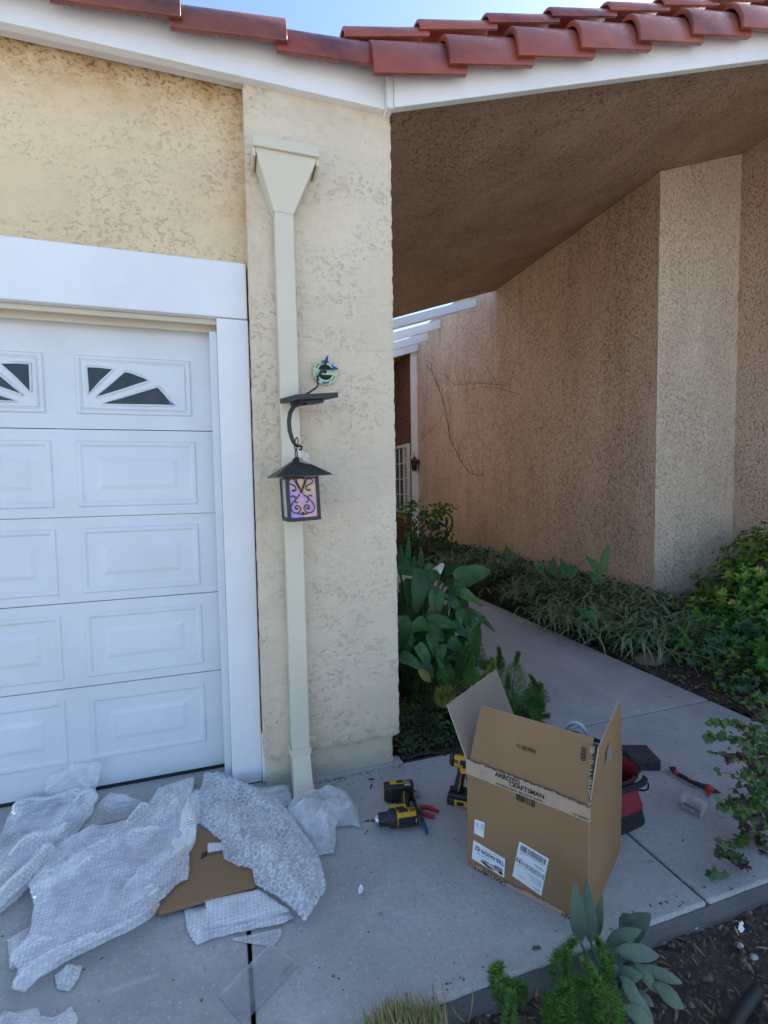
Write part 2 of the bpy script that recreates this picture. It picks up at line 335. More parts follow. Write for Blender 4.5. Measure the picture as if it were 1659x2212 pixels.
# ------------------------------------------------------------------ mesh helpers
class MB:
    def __init__(s): s.v = []; s.f = []; s.mi = []; s.sm = []
    def face(s, pts, mi=0, sm=False):
        n = len(s.v); s.v += [tuple(p) for p in pts]; s.f.append(tuple(range(n, n+len(pts)))); s.mi.append(mi); s.sm.append(sm)
    def idx(s, verts, faces, mi=0, sm=False):
        n = len(s.v); s.v += [tuple(p) for p in verts]
        for f in faces:
            s.f.append(tuple(i+n for i in f)); s.mi.append(mi); s.sm.append(sm)
    def hexa(s, p, mi=0):
        """p: 4 bottom corners counter-clockwise from above, then 4 top ones"""
        s.idx(p, [(3, 2, 1, 0), (4, 5, 6, 7), (0, 1, 5, 4), (1, 2, 6, 5), (2, 3, 7, 6), (3, 0, 4, 7)], mi)
    def box(s, x0, x1, y0, y1, z0, z1, mi=0):
        s.hexa([(x0, y0, z0), (x1, y0, z0), (x1, y1, z0), (x0, y1, z0), (x0, y0, z1), (x1, y0, z1), (x1, y1, z1), (x0, y1, z1)], mi)
    def tube(s, pts, r, n=8, mi=0, caps=True, flat=1.0, sm=True):
        pts = [Vector(p) for p in pts]; k = len(pts)
        rs = r if isinstance(r, (list, tuple)) else [r]*k
        t0 = (pts[1]-pts[0]).normalized()
        u = t0.orthogonal().normalized()
        rings = []
        for i, p in enumerate(pts):
            t = (pts[min(i+1, k-1)]-pts[max(i-1, 0)]).normalized()
            u = (u - t*u.dot(t)).normalized(); v = t.cross(u)
            rings.append([p + (u*math.cos(2*math.pi*j/n) + v*math.sin(2*math.pi*j/n)*flat)*rs[i] for j in range(n)])
        V = [q for rg in rings for q in rg]; F = []
        for i in range(k-1):
            for j in range(n):
                a = i*n+j; b = i*n+(j+1) % n; F.append((a, b, b+n, a+n))
        if caps: F.append(tuple(reversed(range(n)))); F.append(tuple(range((k-1)*n, k*n)))
        s.idx(V, F, mi, sm)
    def lathe(s, prof, o=(0, 0, 0), axis=(0, 0, 1), n=20, mi=0, caps=True, sx=1, sy=1, sm=True):
        """prof: (distance along the axis, radius)"""
        o = Vector(o); a = Vector(axis).normalized()
        u = Vector((0, 0, 1)) if abs(a.z) < .9 else Vector((1, 0, 0))
        u = (u-a*u.dot(a)).normalized(); v = a.cross(u)
        V = [o+a*h+(u*math.cos(2*math.pi*j/n)*sx+v*math.sin(2*math.pi*j/n)*sy)*r for h, r in prof for j in range(n)]
        F = []
        for i in range(len(prof)-1):
            for j in range(n):
                p = i*n+j; q = i*n+(j+1) % n; F.append((p, q, q+n, p+n))
        if caps: F.append(tuple(reversed(range(n)))); F.append(tuple(range((len(prof)-1)*n, len(prof)*n)))
        s.idx(V, F, mi, sm)
    def prism(s, poly, fn, d0, d1, mi=0):
        """poly of 2D points, fn(a, b, d) -> 3D, extruded from d0 to d1"""
        n = len(poly); V = [fn(a, b, d0) for a, b in poly]+[fn(a, b, d1) for a, b in poly]
        F = [tuple(reversed(range(n))), tuple(range(n, 2*n))]+[(i, (i+1) % n, (i+1) % n+n, i+n) for i in range(n)]
        s.idx(V, F, mi)
    def leaf(s, base, d, nrm, L, wd, mi=0, curl=.3, fold=.15, prof=None, seg=4, wave=0):
        d = Vector(d).normalized(); nrm = Vector(nrm); nrm = (nrm-d*nrm.dot(d))
        nrm = nrm.normalized() if nrm.length > 1e-6 else d.orthogonal().normalized()
        sd = d.cross(nrm); p = Vector(base)
        prof = prof or LEAF
        V = []; st = L/seg
        for i in range(seg+1):
            t = i/seg; k = t*(len(prof)-1); a = int(min(k, len(prof)-2)); wv = prof[a]+(prof[a+1]-prof[a])*(k-a)
            hw = wd*.5*wv; up = nrm*(hw*fold*2); wob = nrm*(wave*hw*math.sin(t*9+L*50))
            V += [p-sd*hw+up+wob, p.copy(), p+sd*hw+up-wob]; s.mid = ([] if i == 0 else s.mid)+[p+nrm*.0015]
            ang = -curl/seg
            d2 = (d*math.cos(ang)+nrm*math.sin(ang)); nrm = (nrm*math.cos(ang)-d*math.sin(ang)); d = d2
            p = p+d*st
        F = []
        for i in range(seg):
            a = 3*i; F += [(a, a+1, a+4, a+3), (a+1, a+2, a+5, a+4)]
        s.idx(V, F, mi, True)
    def build(s, name, mats, parent=None, bevel=0, bseg=2, weld=False, local=False, fixn=True):
        me = bpy.data.meshes.new(name); me.from_pydata([tuple(v) for v in s.v], [], s.f)
        mats = mats if isinstance(mats, (list, tuple)) else [mats]
        for x in mats: me.materials.append(x)
        me.polygons.foreach_set('material_index', s.mi); me.polygons.foreach_set('use_smooth', s.sm)
        if weld or fixn:
            bm = bmesh.new(); bm.from_mesh(me)
            if weld: bmesh.ops.remove_doubles(bm, verts=bm.verts, dist=1e-5)
            if fixn: bmesh.ops.recalc_face_normals(bm, faces=bm.faces)
            bm.to_mesh(me); bm.free()
        me.update()
        o = bpy.data.objects.new(name, me); COL.objects.link(o)
        if parent is not None:
            o.parent = parent
            if not local:
                q = parent
                mw = q.matrix_basis.copy() if q.type == 'EMPTY' else Matrix.Identity(4)
                if q.type == 'EMPTY': o.matrix_parent_inverse = mw.inverted()
        if bevel:
            b = o.modifiers.new('bevel', 'BEVEL'); b.width = bevel; b.segments = bseg; b.limit_method = 'ANGLE'; b.angle_limit = RAD(35)
        return o
LEAF = [.05, .7, 1, .85, .05]
OVAL = [.25, .85, 1, .95, .6, .04]
STRAP = [.7, 1, 1, .95, .8, .05]
HEART = [.7, 1, .96, .82, .62, .36, .03]
def tag(o, label, cat, group=None):
    o['label'] = label; o['category'] = cat
    if group: o['group'] = group
    return o
def thing(name, label, cat, loc=(0, 0, 0), group=None, mat=None):
    o = bpy.data.objects.new(name, None); COL.objects.link(o); o.empty_display_size = .05
    if mat is not None: o.matrix_basis = mat
    else: o.location = loc
    return tag(o, label, cat, group)
def struct(name, mb, mats, **k):
    o = mb.build(name, mats, **k); o['kind'] = 'structure'; return o
def stuff(name, mb, mats, label, cat):
    o = mb.build(name, mats, fixn=False); o['kind'] = 'stuff'; tag(o, label, cat); return o
def nz(*a): return noise.noise(Vector(a if len(a) == 3 else (a[0], a[1], 0)))
def rv(s=1.0): return Vector((rnd.uniform(-s, s), rnd.uniform(-s, s), rnd.uniform(-s, s)))
def text_mesh(mb, txt, size, fn, mi=0, align='LEFT', d=0, sx=1.0, up=False, shear=0):
    """flat lettering laid on a surface: fn(a, b) -> 3D for text coordinates"""
    cu = bpy.data.curves.new('t', 'FONT'); cu.body = txt; cu.size = size; cu.align_x = align; cu.align_y = 'CENTER'; cu.shear = shear
    cu.resolution_u = 3; cu.offset = size*.022
    ob = bpy.data.objects.new('t', cu); COL.objects.link(ob)
    me = ob.to_mesh()
    V = [fn(v.co.x*sx, v.co.y) for v in me.vertices]; F = [tuple(p.vertices) for p in me.polygons]
    mb.idx(V, F, mi)
    ob.to_mesh_clear(); bpy.data.objects.remove(ob); bpy.data.curves.remove(cu)

# ------------------------------------------------------------------ ground
g = MB(); g.face([(-400, -400, -.16), (400, -400, -.16), (400, 400, -.16), (-400, 400, -.16)])
struct('ground', g, M['soil'])
def slab(mb, x0, x1, y0, y1, z=0.0, t=.12, jit=0):
    mb.box(x0, x1, y0, y1, z-t, z)
d = MB(); slab(d, -7, .018, -14, 2.195); slab(d, .030, .36, -14, 1.128)
struct('driveway', d, M['conc'], bevel=.006)
d = MB(); slab(d, .38, 16, -30, -1.26, -.02); slab(d, -16, .36, -30, -14.02, -.02); slab(d, -16, -7.02, -14, 2, -.02)
struct('bounce_slab', d, M['conc_bounce'])  # unseen pale slab added behind the camera to bounce sunlight
d = MB(); d.box(-7, .0135, 2.205, 2.62, -.12, .012); 
struct('garage_apron', d, M['conc'], bevel=.006)
d = MB(); slab(d, .030, 1.455, 1.135, 2.222)
slab(d, 1.465, 2.84, 1.135, 2.222)
o = struct('pavement', d, M['conc'], bevel=.008)
d = MB()
d.hexa([(1.70, 2.232, -.12), (2.84, 2.232, -.12), (2.84, 5.0, -.12), (1.70, 5.0, -.12), (1.70, 2.232, 0), (2.84, 2.232, 0), (2.84, 5.0, 0), (1.70, 5.0, 0)])
slab(d, 1.70, 2.84, 5.01, 7.9); slab(d, 1.2, 2.84, 7.91, 13)
slab(d, .030, .80, 2.224, 2.30)
struct('walkway', d, M['conc'], bevel=.008)
d = MB(); d.box(-7, 2.83, -14, 1.12, -.13, -.035); d.box(-6.9, 2.83, 1.145, 2.6, -.13, -.02); d.box(1.72, 2.82, 2.3, 12.9, -.13, -.02)
d3 = MB(); nn_ = 150
V = []
for i in range(nn_+1):
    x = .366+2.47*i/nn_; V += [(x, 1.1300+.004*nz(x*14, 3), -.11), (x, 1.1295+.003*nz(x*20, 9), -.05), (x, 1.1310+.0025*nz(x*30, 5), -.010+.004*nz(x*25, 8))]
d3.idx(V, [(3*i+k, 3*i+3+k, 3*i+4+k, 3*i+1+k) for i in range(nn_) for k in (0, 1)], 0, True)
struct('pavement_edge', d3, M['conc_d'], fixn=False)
d2 = MB(); d2.box(-6.9, .36, -13.9, 2.25, -.125, -.008); d2.box(.02, 2.82, 1.15, 2.25, -.125, -.008); d2.box(1.72, 2.82, 2.21, 12.9, -.125, -.018)
struct('joint_filler', d2, M['joint'])
# planting beds: lumpy earth
def bed(name, x0, x1, y0, y1, z, amp, res, seed, edge=None):
    mb = MB(); nx = int((x1-x0)/res); ny = int((y1-y0)/res); V = []
    for j in range(ny+1):
        for i in range(nx+1):
            x = x0+(x1-x0)*i/nx; y = y0+(y1-y0)*j/ny
            h = amp*(noise.fractal(Vector((x*3, y*3, seed)), .9, 2.1, 4))+amp*.6*nz(x*17, y*17, seed)+amp*.45*nz(x*45, y*45, seed)
            V.append((x, y, z+h+(edge(x, y) if edge else 0)))
    F = [(j*(nx+1)+i, j*(nx+1)+i+1, (j+1)*(nx+1)+i+1, (j+1)*(nx+1)+i) for j in range(ny) for i in range(nx)]
    mb.idx(V, F, 0, True); return struct(name, mb, M['soil'], fixn=False)
bed('front_bed_soil', .362, 3.6, -1.2, 1.133, -.085, .02, .016, 3)
bed('side_bed_soil', .80, 1.698, 2.236, 12, -.01, .02, .035, 5)
bed('right_bed_soil', 2.842, 5.16, -.4, 10.1, -.005, .03, .03, 9, lambda x, y: min(.10, max(0, (x-2.95)*.12)))

# ------------------------------------------------------------------ garage: walls, column, fascia, roof
garage = thing('garage', 'cream stucco garage front with white trim board and red tile edge', 'garage', (.45, 2.23, 0))
w_ = MB(); w_.box(-7, .13, 2.32, 2.5, 2.34, 3.25); w_.box(-7, -5.02, 2.32, 2.5, -.1, 2.34)
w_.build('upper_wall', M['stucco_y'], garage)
# column: front face as a fine sheet with ragged outer edges, ragged lip above the footing
def sheet_xz(mb, x0, x1, z0, z1, Y, res, amp, jx0, jx1, jz0, seed, ret=.25):
    nx = max(2, int((x1-x0)/res)); nzn = int((z1-z0)/res); V = []
    for j in range(nzn+1):
        for i in range(nx+1):
            x = x0+(x1-x0)*i/nx; z = z0+(z1-z0)*j/nzn
            y = Y+amp*nz(x*14, z*14, seed)+amp*.6*nz(x*40, z*40, seed)
            if i == 0: x += jx0*nz(3, z*22, seed); y += .004
            if i == nx: x += jx1*(nz(7, z*25, seed)+.6*nz(7, z*70, seed)); y += .004
            if j == 0: z += jz0*(nz(x*13, 5, seed)+.5*nz(x*50, 5, seed)); y += .003
            V.append((x, y, z))
    F = [(j*(nx+1)+i, j*(nx+1)+i+1, (j+1)*(nx+1)+i+1, (j+1)*(nx+1)+i) for j in range(nzn) for i in range(nx)]
    mb.idx(V, F, 0, True)
    def skirt(ids, dx, dy, dz):
        P = [Vector(V[i]) for i in ids]; Q = [p+Vector((dx, dy, dz)) for p in P]
        mb.idx(P+Q, [(k, k+1, k+1+len(P), k+len(P)) for k in range(len(P)-1)], 0, True)
    skirt([j*(nx+1) for j in range(nzn+1)], 0, ret, 0); skirt([j*(nx+1)+nx for j in range(nzn+1)], 0, ret, 0); skirt(list(range(nx+1)), 0, .06, .0)
c_ = MB(); sheet_xz(c_, .127, .782, .146, 3.12, 2.229, .012, .0022, .004, .0055, .012, 2)
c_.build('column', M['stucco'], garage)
c_ = MB(); sheet_xz(c_, .135, .752, -.03, .17, 2.250, .012, .002, .003, .003, 0, 8)
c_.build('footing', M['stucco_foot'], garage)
c_ = MB(); c_.box(.70, .776, 2.40, 13, -.1, 3.3)
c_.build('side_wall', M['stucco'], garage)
c_ = MB(); c_.box(-7, .745, 2.192, 2.235, 3.072, 3.265); c_.box(-7, .745, 2.2355, 2.31, 3.105, 3.125)
c_.build('fascia_board', M['fascia'], garage, bevel=.004)
c_ = MB()
c_.hexa([(-7, 2.24, 3.13), (.74, 2.24, 3.13), (.74, 8, 4.6), (-7, 8, 4.6), (-7, 2.24, 3.25), (.74, 2.24, 3.25), (.74, 8, 4.85), (-7, 8, 4.85)])
c_.hexa([(-7, 8.001, 4.6), (.74, 8.001, 4.6), (.74, 13.5, 3.2), (-7, 13.5, 3.2), (-7, 8.001, 4.85), (.74, 8.001, 4.85), (.74, 13.5, 3.4), (-7, 13.5, 3.4)])
c_.build('roof_deck', M['tile_d'][0], garage)
def edge_tile(mb, x0, x1, lift0, lift1, zf, y0, drop, mi, rad=.085, back=.02, th=.024, n=8):
    """curved edge tile: straight apron in front, quarter round over the top; zf(x) = height of its lower edge"""
    hgt = drop+rad; n = 14; prof = []; prof_in = []
    for k in range(n+1):
        a = k/n*math.pi*.60
        prof.append((y0+rad*1.25*(1-math.cos(a)), hgt*math.sin(a))); prof_in.append((y0+th*math.cos(a)+(rad*1.25)*(1-math.cos(a)), hgt*math.sin(a)-th*math.sin(a)))
    V = []; 
    for x, lf in ((x0, lift0), (x1, lift1)):
        for pr in (prof, prof_in):
            for y, z in pr: V.append((x, y-lf*.8, zf(x)+z+lf))
    k = len(prof); F = []
    for i in range(k-1):
        F += [(i, i+1, 2*k+i+1, 2*k+i), (k+i+1, k+i, 3*k+i, 3*k+i+1), (i+1, i, k+i, k+i+1), (2*k+i, 2*k+i+1, 3*k+i+1, 3*k+i)]
    F += [(0, 2*k, 3*k, k), (k-1, 2*k-1, 4*k-1, 3*k-1)]
    mb.idx(V, F, mi, True)
def barrel(mb, x0, x1, yc, zf, r, lift0, lift1, mi, th=.013, n=12, rake=1.0):
    V = []
    for x, lf, rr in ((x0, lift0, r), (x1, lift1, r*.9)):
        for q in (rr, rr-th):
            for k in range(n+1):
                a = math.pi*k/n; V.append((x, yc-math.cos(a)*q, zf(x)+lf+math.sin(a)*q*1.05))
    k = n+1; F = []
    for i in range(n):
        F += [(i, i+1, 2*k+i+1, 2*k+i), (k+i+1, k+i, 3*k+i, 3*k+i+1), (i+1, i, k+i, k+i+1), (2*k+i, 2*k+i+1, 3*k+i+1, 3*k+i)]
    F += [(0, 2*k, 3*k, k), (n, k+n, 3*k+n, 2*k+n)]
    mb.idx(V, F, mi, True)
t_ = MB(); bt = MB(); zl = lambda x: 3.147+.012*math.sin(x*3.1)
for i in range(18):
    xr = .70-.4*i
    edge_tile(t_, xr-.44, xr, -.004, .022, zl, 2.115, .07, rnd.choice((0, 0, 1)) if i > 0 else 1, rad=.075)
    if i == 0 or i > 1: barrel(bt, xr-.30-.15*(i == 0), xr-.08+.06*(i > 0), 2.30, lambda x: zl(x)+.10, .06, 0, .012, rnd.randrange(2))
t_.idx(bt.v, bt.f, 0)
for q in range(len(bt.mi)): t_.mi[-1-q] = bt.mi[-1-q]
o = t_.build('roof_tiles', M['tile_d'], garage, bevel=.003)

# ------------------------------------------------------------------ covered entry: sloping stucco ceiling, white board, tiles
SL = .326
CZ = lambda x: 4.35-.335*(4.1-x)      # ceiling
FZ = lambda x: 3.053+SL*(x-.786)+.013  # rake board
porch = thing('entry_roof', 'sloping stucco porch ceiling over the walkway with white rake board and red tiles', 'porch roof', (2.4, 2.2, 0))
c_ = MB()
V = []; NX, NY = 90, 60; x0, x1, y0, y1 = .70, 9, 2.19, 6.885
for j in range(NY+1):
    for i in range(NX+1):
        x = x0+(x1-x0)*i/NX; y = y0+(y1-y0)*j/NY
        V.append((x, y, CZ(x)+.006*nz(x*3, y*3, 4)))
c_.idx(V, [((j+1)*(NX+1)+i, (j+1)*(NX+1)+i+1, j*(NX+1)+i+1, j*(NX+1)+i) for j in range(NY) for i in range(NX)], 0, True)
c_.face([(x0, y1, CZ(x0)), (x1, y1, CZ(x1)), (x1, y1, CZ(x1)+.05), (x0, y1, CZ(x0)+.05)])
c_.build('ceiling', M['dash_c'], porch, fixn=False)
c_ = MB(); f = lambda x, z: FZ(x)+z
c_.hexa([(.775, 2.150, f(.775, -.005)), (9, 2.150, f(9, -.005)), (9, 2.1885, f(9, -.005)), (.775, 2.1885, f(.775, -.005)),
         (.775, 2.150, f(.775, .185)), (9, 2.150, f(9, .185)), (9, 2.1885, f(9, .185)), (.775, 2.1885, f(.775, .185))])
c_.build('fascia_board', M['fascia'], porch, bevel=.004)
c_ = MB(); c_.hexa([(.745, 2.160, 3.058), (.7745, 2.160, 3.058), (.7745, 2.235, 3.058), (.745, 2.235, 3.058), (.745, 2.160, 3.25), (.7745, 2.160, 3.25), (.7745, 2.235, 3.25), (.745, 2.235, 3.25)])
c_.build('fascia_end', M['fascia'], porch, bevel=.003)
f = lambda x, z: CZ(x)+z
c_ = MB(); c_.hexa([(.70, 2.19, f(.70, .03)), (9.2, 2.19, f(9.2, .03)), (9.2, 6.885, f(9.2, .03)), (.70, 6.885, f(.70, .03)), (.70, 2.19, f(.70, .08)), (9.2, 2.19, f(9.2, .08)), (9.2, 6.885, f(9.2, .08)), (.70, 6.885, f(.70, .08))])
c_.build('roof_deck', M['tile'][1], porch)
t_ = MB(); zr = lambda x: 3.070+.342*(x-.655)
for i in range(24):
    xa = .655+.352*i
    edge_tile(t_, xa, xa+.45, .038, .002, zr, 2.088+rnd.uniform(-.006, .006), .105+rnd.uniform(-.008, .008), rnd.choice((0, 0, 2, 1, 1) if i > 2 else (0, 2)), rad=.10)
    barrel(t_, xa-.10, xa+.30, 2.235, lambda x: zr(x)+.235, .082, .035, .006, rnd.choice((0, 1, 2)))
t_.build('roof_tiles', M['tile'], porch, bevel=.0035)

# ------------------------------------------------------------------ right-hand entry wall with its projecting corner
ew = thing('entry_wall', 'tall tan dash stucco wall beside the walkway with a projecting end face lightened as lit', 'wall', (4.1, 3.84, 0))
def grid(mb, o, u, v, nu, nv, amp, fr, seed, n, ju=0, sm=True):
    o, u, v, n = map(Vector, (o, u, v, n)); V = []
    for j in range(nv+1):
        for i in range(nu+1):
            p = o+u*(i/nu)+v*(j/nv); q = p*fr
            p = p+n*amp*(nz(q.x, q.y, q.z+seed)+.6*nz(q.x*3.1, q.y*3.1, q.z*3.1+seed))
            V.append(p)
    mb.idx(V, [(j*(nu+1)+i, j*(nu+1)+i+1, (j+1)*(nu+1)+i+1, (j+1)*(nu+1)+i) for j in range(nv) for i in range(nu)], 0, sm)
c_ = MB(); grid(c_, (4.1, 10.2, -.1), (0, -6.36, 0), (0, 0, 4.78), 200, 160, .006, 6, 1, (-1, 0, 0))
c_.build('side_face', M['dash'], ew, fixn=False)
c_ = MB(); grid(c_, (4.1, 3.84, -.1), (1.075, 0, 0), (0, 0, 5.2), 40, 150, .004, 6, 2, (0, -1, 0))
c_.build('end_face', M['dash_lit'], ew, fixn=False)
c_ = MB(); grid(c_, (5.172, 3.845, -.1), (0, -1.66, 0), (0, 0, 4.82), 40, 100, .004, 6, 3, (-1, 0, 0)); grid(c_, (5.172, 2.13, -.1), (0, -1.49, 0), (0, 0, 5.5), 30, 60, .004, 6, 3, (-1, 0, 0))  # second, nearer stretch is out of view, extended to block the sun
c_.build('return_face_sun_block', M['dash'], ew, fixn=False)
c_ = MB(); c_.box(5.3, 5.5, .66, 2.12, -.1, 5.4); c_.box(5.3, 5.5, 2.125, 3.9, -.1, 4.74)  # first box is unseen, backing the stretch that blocks the sun
zq = lambda x: CZ(x)+.01
c_.hexa([(4.52, 4.2, -.1), (9, 4.2, -.1), (9, 4.39, -.1), (4.52, 4.39, -.1), (4.52, 4.2, zq(4.52)), (9, 4.2, zq(9)), (9, 4.39, zq(9)), (4.52, 4.39, zq(4.52))]); c_.box(4.11, 4.5, 4.4, 6.87, -.1, 4.36); c_.box(4.11, 4.5, 6.89, 10.6, -.1, 4.69)
c_.build('wall_core', M['dash_lit'], ew)

# ------------------------------------------------------------------ open rafters beyond the ceiling
for i, (yy, zz, lab) in enumerate(((7.47, 4.455, 'white rafter nearest the porch ceiling, mostly hidden above its edge'), (8.188, 4.61, 'white rafter with the longest visible face under the porch ceiling edge'),
        (8.91, 4.552, 'white rafter in the middle of the row below the longest one'), (9.53, 4.487, 'white rafter just above the brick wall fascia'))):
    c_ = MB(); zt = zz; q = lambda x: zt-SL*(4.1-x)-(.0 if i else 0)
    hgt = .16 if i else .14
    c_.hexa([(.79, yy, q(.79)-hgt), (4.097, yy, q(4.097)-hgt), (4.097, yy+.05, q(4.097)-hgt), (.79, yy+.05, q(.79)-hgt),
             (.79, yy, q(.79)), (4.097, yy, q(4.097)), (4.097, yy+.05, q(4.097)), (.79, yy+.05, q(.79))])
    tag(c_.build('rafter', M['white'], bevel=.003), lab, 'rafter', 'open rafters between the two ceilings')
er = thing('rear_roof', 'white fascia and soffit above the brick wall at the end of the walkway', 'roof', (2.4, 10.1, 0))
q = lambda x: 4.475-SL*(4.1-x)
c_ = MB(); c_.hexa([(.79, 10.09, q(.79)-.21), (4.097, 10.09, q(4.097)-.21), (4.097, 10.13, q(4.097)-.21), (.79, 10.13, q(.79)-.21), (.79, 10.09, q(.79)), (4.097, 10.09, q(4.097)), (4.097, 10.13, q(4.097)), (.79, 10.13, q(.79))])
c_.build('fascia_board', M['white'], er, bevel=.003)
c_ = MB(); c_.hexa([(.79, 10.131, q(.79)-.19), (4.097, 10.131, q(4.097)-.19), (4.097, 14, q(4.097)-.19), (.79, 14, q(.79)-.19), (.79, 10.131, q(.79)-.05), (4.097, 10.131, q(4.097)-.05), (4.097, 14, q(4.097)-.05), (.79, 14, q(.79)-.05)])
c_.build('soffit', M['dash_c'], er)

# ------------------------------------------------------------------ brick wall with window at the end
bw = thing('brick_wall', 'dark red brick wall with white corner board at the far end of the walkway', 'wall', (4.0, 10.2, 0))
c_ = MB(); c_.box(4.0, 4.3, 10.245, 14, -.1, 4.4); c_.build('brick_face', M['brick'], bw)
c_ = MB(); c_.box(3.965, 4.2, 10.18, 10.244, 0, 4.27); c_.build('corner_board', M['white'], bw, bevel=.003)
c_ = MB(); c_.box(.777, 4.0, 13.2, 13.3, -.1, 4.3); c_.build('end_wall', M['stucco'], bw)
y0, y1 = 10.40, 11.42; z0, z1 = .70, 2.28
wn = MB(); 
for a, b, c, d in ((y0, y0+.07, z0, z1), (y1-.07, y1, z0, z1), (y0+.07, y1-.07, z0, z0+.06), (y0+.07, y1-.07, z1-.07, z1)): wn.box(3.95, 4.0, a, b, c, d)
wf = wn.build('window_frame', M['white'], bw, bevel=.003)
wn = MB()
for k in (1, 2, 3): wn.box(3.965, 3.985, y0+.07, y1-.07, z0+.06+(z1-z0-.13)*k/4-.012, z0+.06+(z1-z0-.13)*k/4+.012)
for k in (1, 2): wn.box(3.966, 3.986, y0+.07+(y1-y0-.14)*k/3-.012, y0+.07+(y1-y0-.14)*k/3+.012, z0+.061, z1-.071)
wn.build('glazing_bars', M['white'], wf)
wn = MB(); wn.box(3.988, 3.996, y0+.07, y1-.07, z0+.06, z1-.07); wn.build('pane', M['glass'], wf)
wn = MB()
for k in range(44): wn.box(3.9862, 3.9875, y0+.09, y0+.46, z0+.08+k*.033, z0+.08+k*.033+.018)
wn.build('blind', M['white'], wf)

# small bronze lantern on the far end of the stucco wall
p = WX(905, 1003, 4.1); 
fl = thing('wall_lantern', 'small weathered bronze carriage lantern on the far end of the tan stucco wall', 'lantern', (4.1, p.y, p.z))
lx, ly, lz = 3.98, p.y-.03, p.z-.03
c_ = MB(); c_.lathe([(0, .055), (.015, .05), (.03, .02)], (4.1, ly, lz+.08), (-1, 0, 0), 14); c_.build('back_plate', M['bronze'], fl)
c_ = MB(); c_.tube([(4.08, ly, lz+.08), (4.03, ly, lz+.07), (3.99, ly, lz+.10), (lx, ly, lz+.16)], .009, 6); c_.build('arm', M['bronze'], fl)
c_ = MB(); c_.lathe([(.10, .095), (.115, .09), (.165, .04), (.19, .03), (.2, .012), (.23, .006)], (lx, ly, lz), (0, 0, 1), 6, sm=False); c_.tube([(lx+.03*math.cos(a*.52), ly+.03*math.sin(a*.52), lz+.262) if False else (lx, ly+.035*math.cos(a*.524), lz+.262+.035*math.sin(a*.524)) for a in range(13)], .004, 5); c_.build('cap', M['bronze'], fl)
c_ = MB(); c_.lathe([(-.10, .05), (.10, .078)], (lx, ly, lz), (0, 0, 1), 6, sm=False); c_.build('glass_cage', M['glass'], fl)
c_ = MB()
for k in range(6):
    a = k*math.pi/3; c_.tube([(lx+.051*math.cos(a), ly+.051*math.sin(a), lz-.1), (lx+.08*math.cos(a), ly+.08*math.sin(a), lz+.1)], .006, 4)
c_.lathe([(-.125, .01), (-.115, .05), (-.095, .054)], (lx, ly, lz), (0, 0, 1), 6); c_.build('frame', M['bronze'], fl)

def smooth_(P):
    Q = [P[0]]
    for a, b in zip(P, P[1:]): Q += [a*.75+b*.25, a*.25+b*.75]
    return Q+[P[-1]]
# dried creeper stem scars on the wall
def creeper(pts, r, label):
    mb = MB()
    P = []
    for k in range(len(pts)-1):
        for s in range(6):
            t = s/6; x = pts[k][0]*(1-t)+pts[k+1][0]*t; y = pts[k][1]*(1-t)+pts[k+1][1]*t
            q = WX(x+1.6*nz(x*.09, y*.09), y+1.6*nz(y*.09, x*.09, 3), 4.094); P.append(q)
    P.append(WX(pts[-1][0], pts[-1][1], 4.094))
    r *= .62; mb.tube(P, [r*(1-.6*i/len(P)) for i in range(len(P))], 5)
    for k in range(0, len(P)-3, 2):
        q = P[k]; e = q+Vector((0, rnd.uniform(-.25, .25), rnd.uniform(.03, .3)))
        e += Vector((0, rnd.uniform(-.2, .2), rnd.uniform(-.1, .3))); mmid = (q+e)/2+Vector((0, rnd.uniform(-.08, .08), rnd.uniform(-.05, .05))); mb.tube(smooth_([q, mmid, e]), [r*.45, r*.4, r*.35, r*.3, r*.25, r*.2], 4)
    tag(mb.build('dried_creeper', M['twig']), label, 'dried vine', 'dried creeper stems on the tan wall')
z5 = lambda x, y: ((1540+x/2.011)/1.8228, (1150+y/2.011)/1.8228)
creeper([z5(*p) for p in ((720, 1455), (625, 1440), (540, 1320), (470, 1170), (440, 980), (390, 800), (320, 620), (270, 580))], .011, 'longest dried creeper stem climbing diagonally across the tan wall')
creeper([z5(*p) for p in ((900, 735), (720, 722), (640, 722), (560, 735), (480, 722), (420, 655), (380, 640))], .007, 'upper thin dried creeper stem running nearly level on the tan wall')
creeper([z5(*p) for p in ((230, 1180), (300, 1110), (370, 1040), (420, 960))], .006, 'short dried creeper stem near the bronze wall lantern')
creeper([z5(*p) for p in ((980, 800), (850, 760), (720, 752), (620, 770), (550, 820))], .006, 'dried creeper stem just below the upper level one')
# stub of pipe on the end face
p = W(1490, 1243, 3.84)
c_ = MB(); c_.tube([(p.x, 3.86, p.z), (p.x+.01, 3.80, p.z), (p.x+.12, 3.74, p.z-.03), (p.x+.3, 3.70, p.z-.04)], .02, 10)
tag(c_.build('pipe_stub', M['tubewood']), 'tan pipe stub low on the lit wall face behind the green shrub', 'pipe')

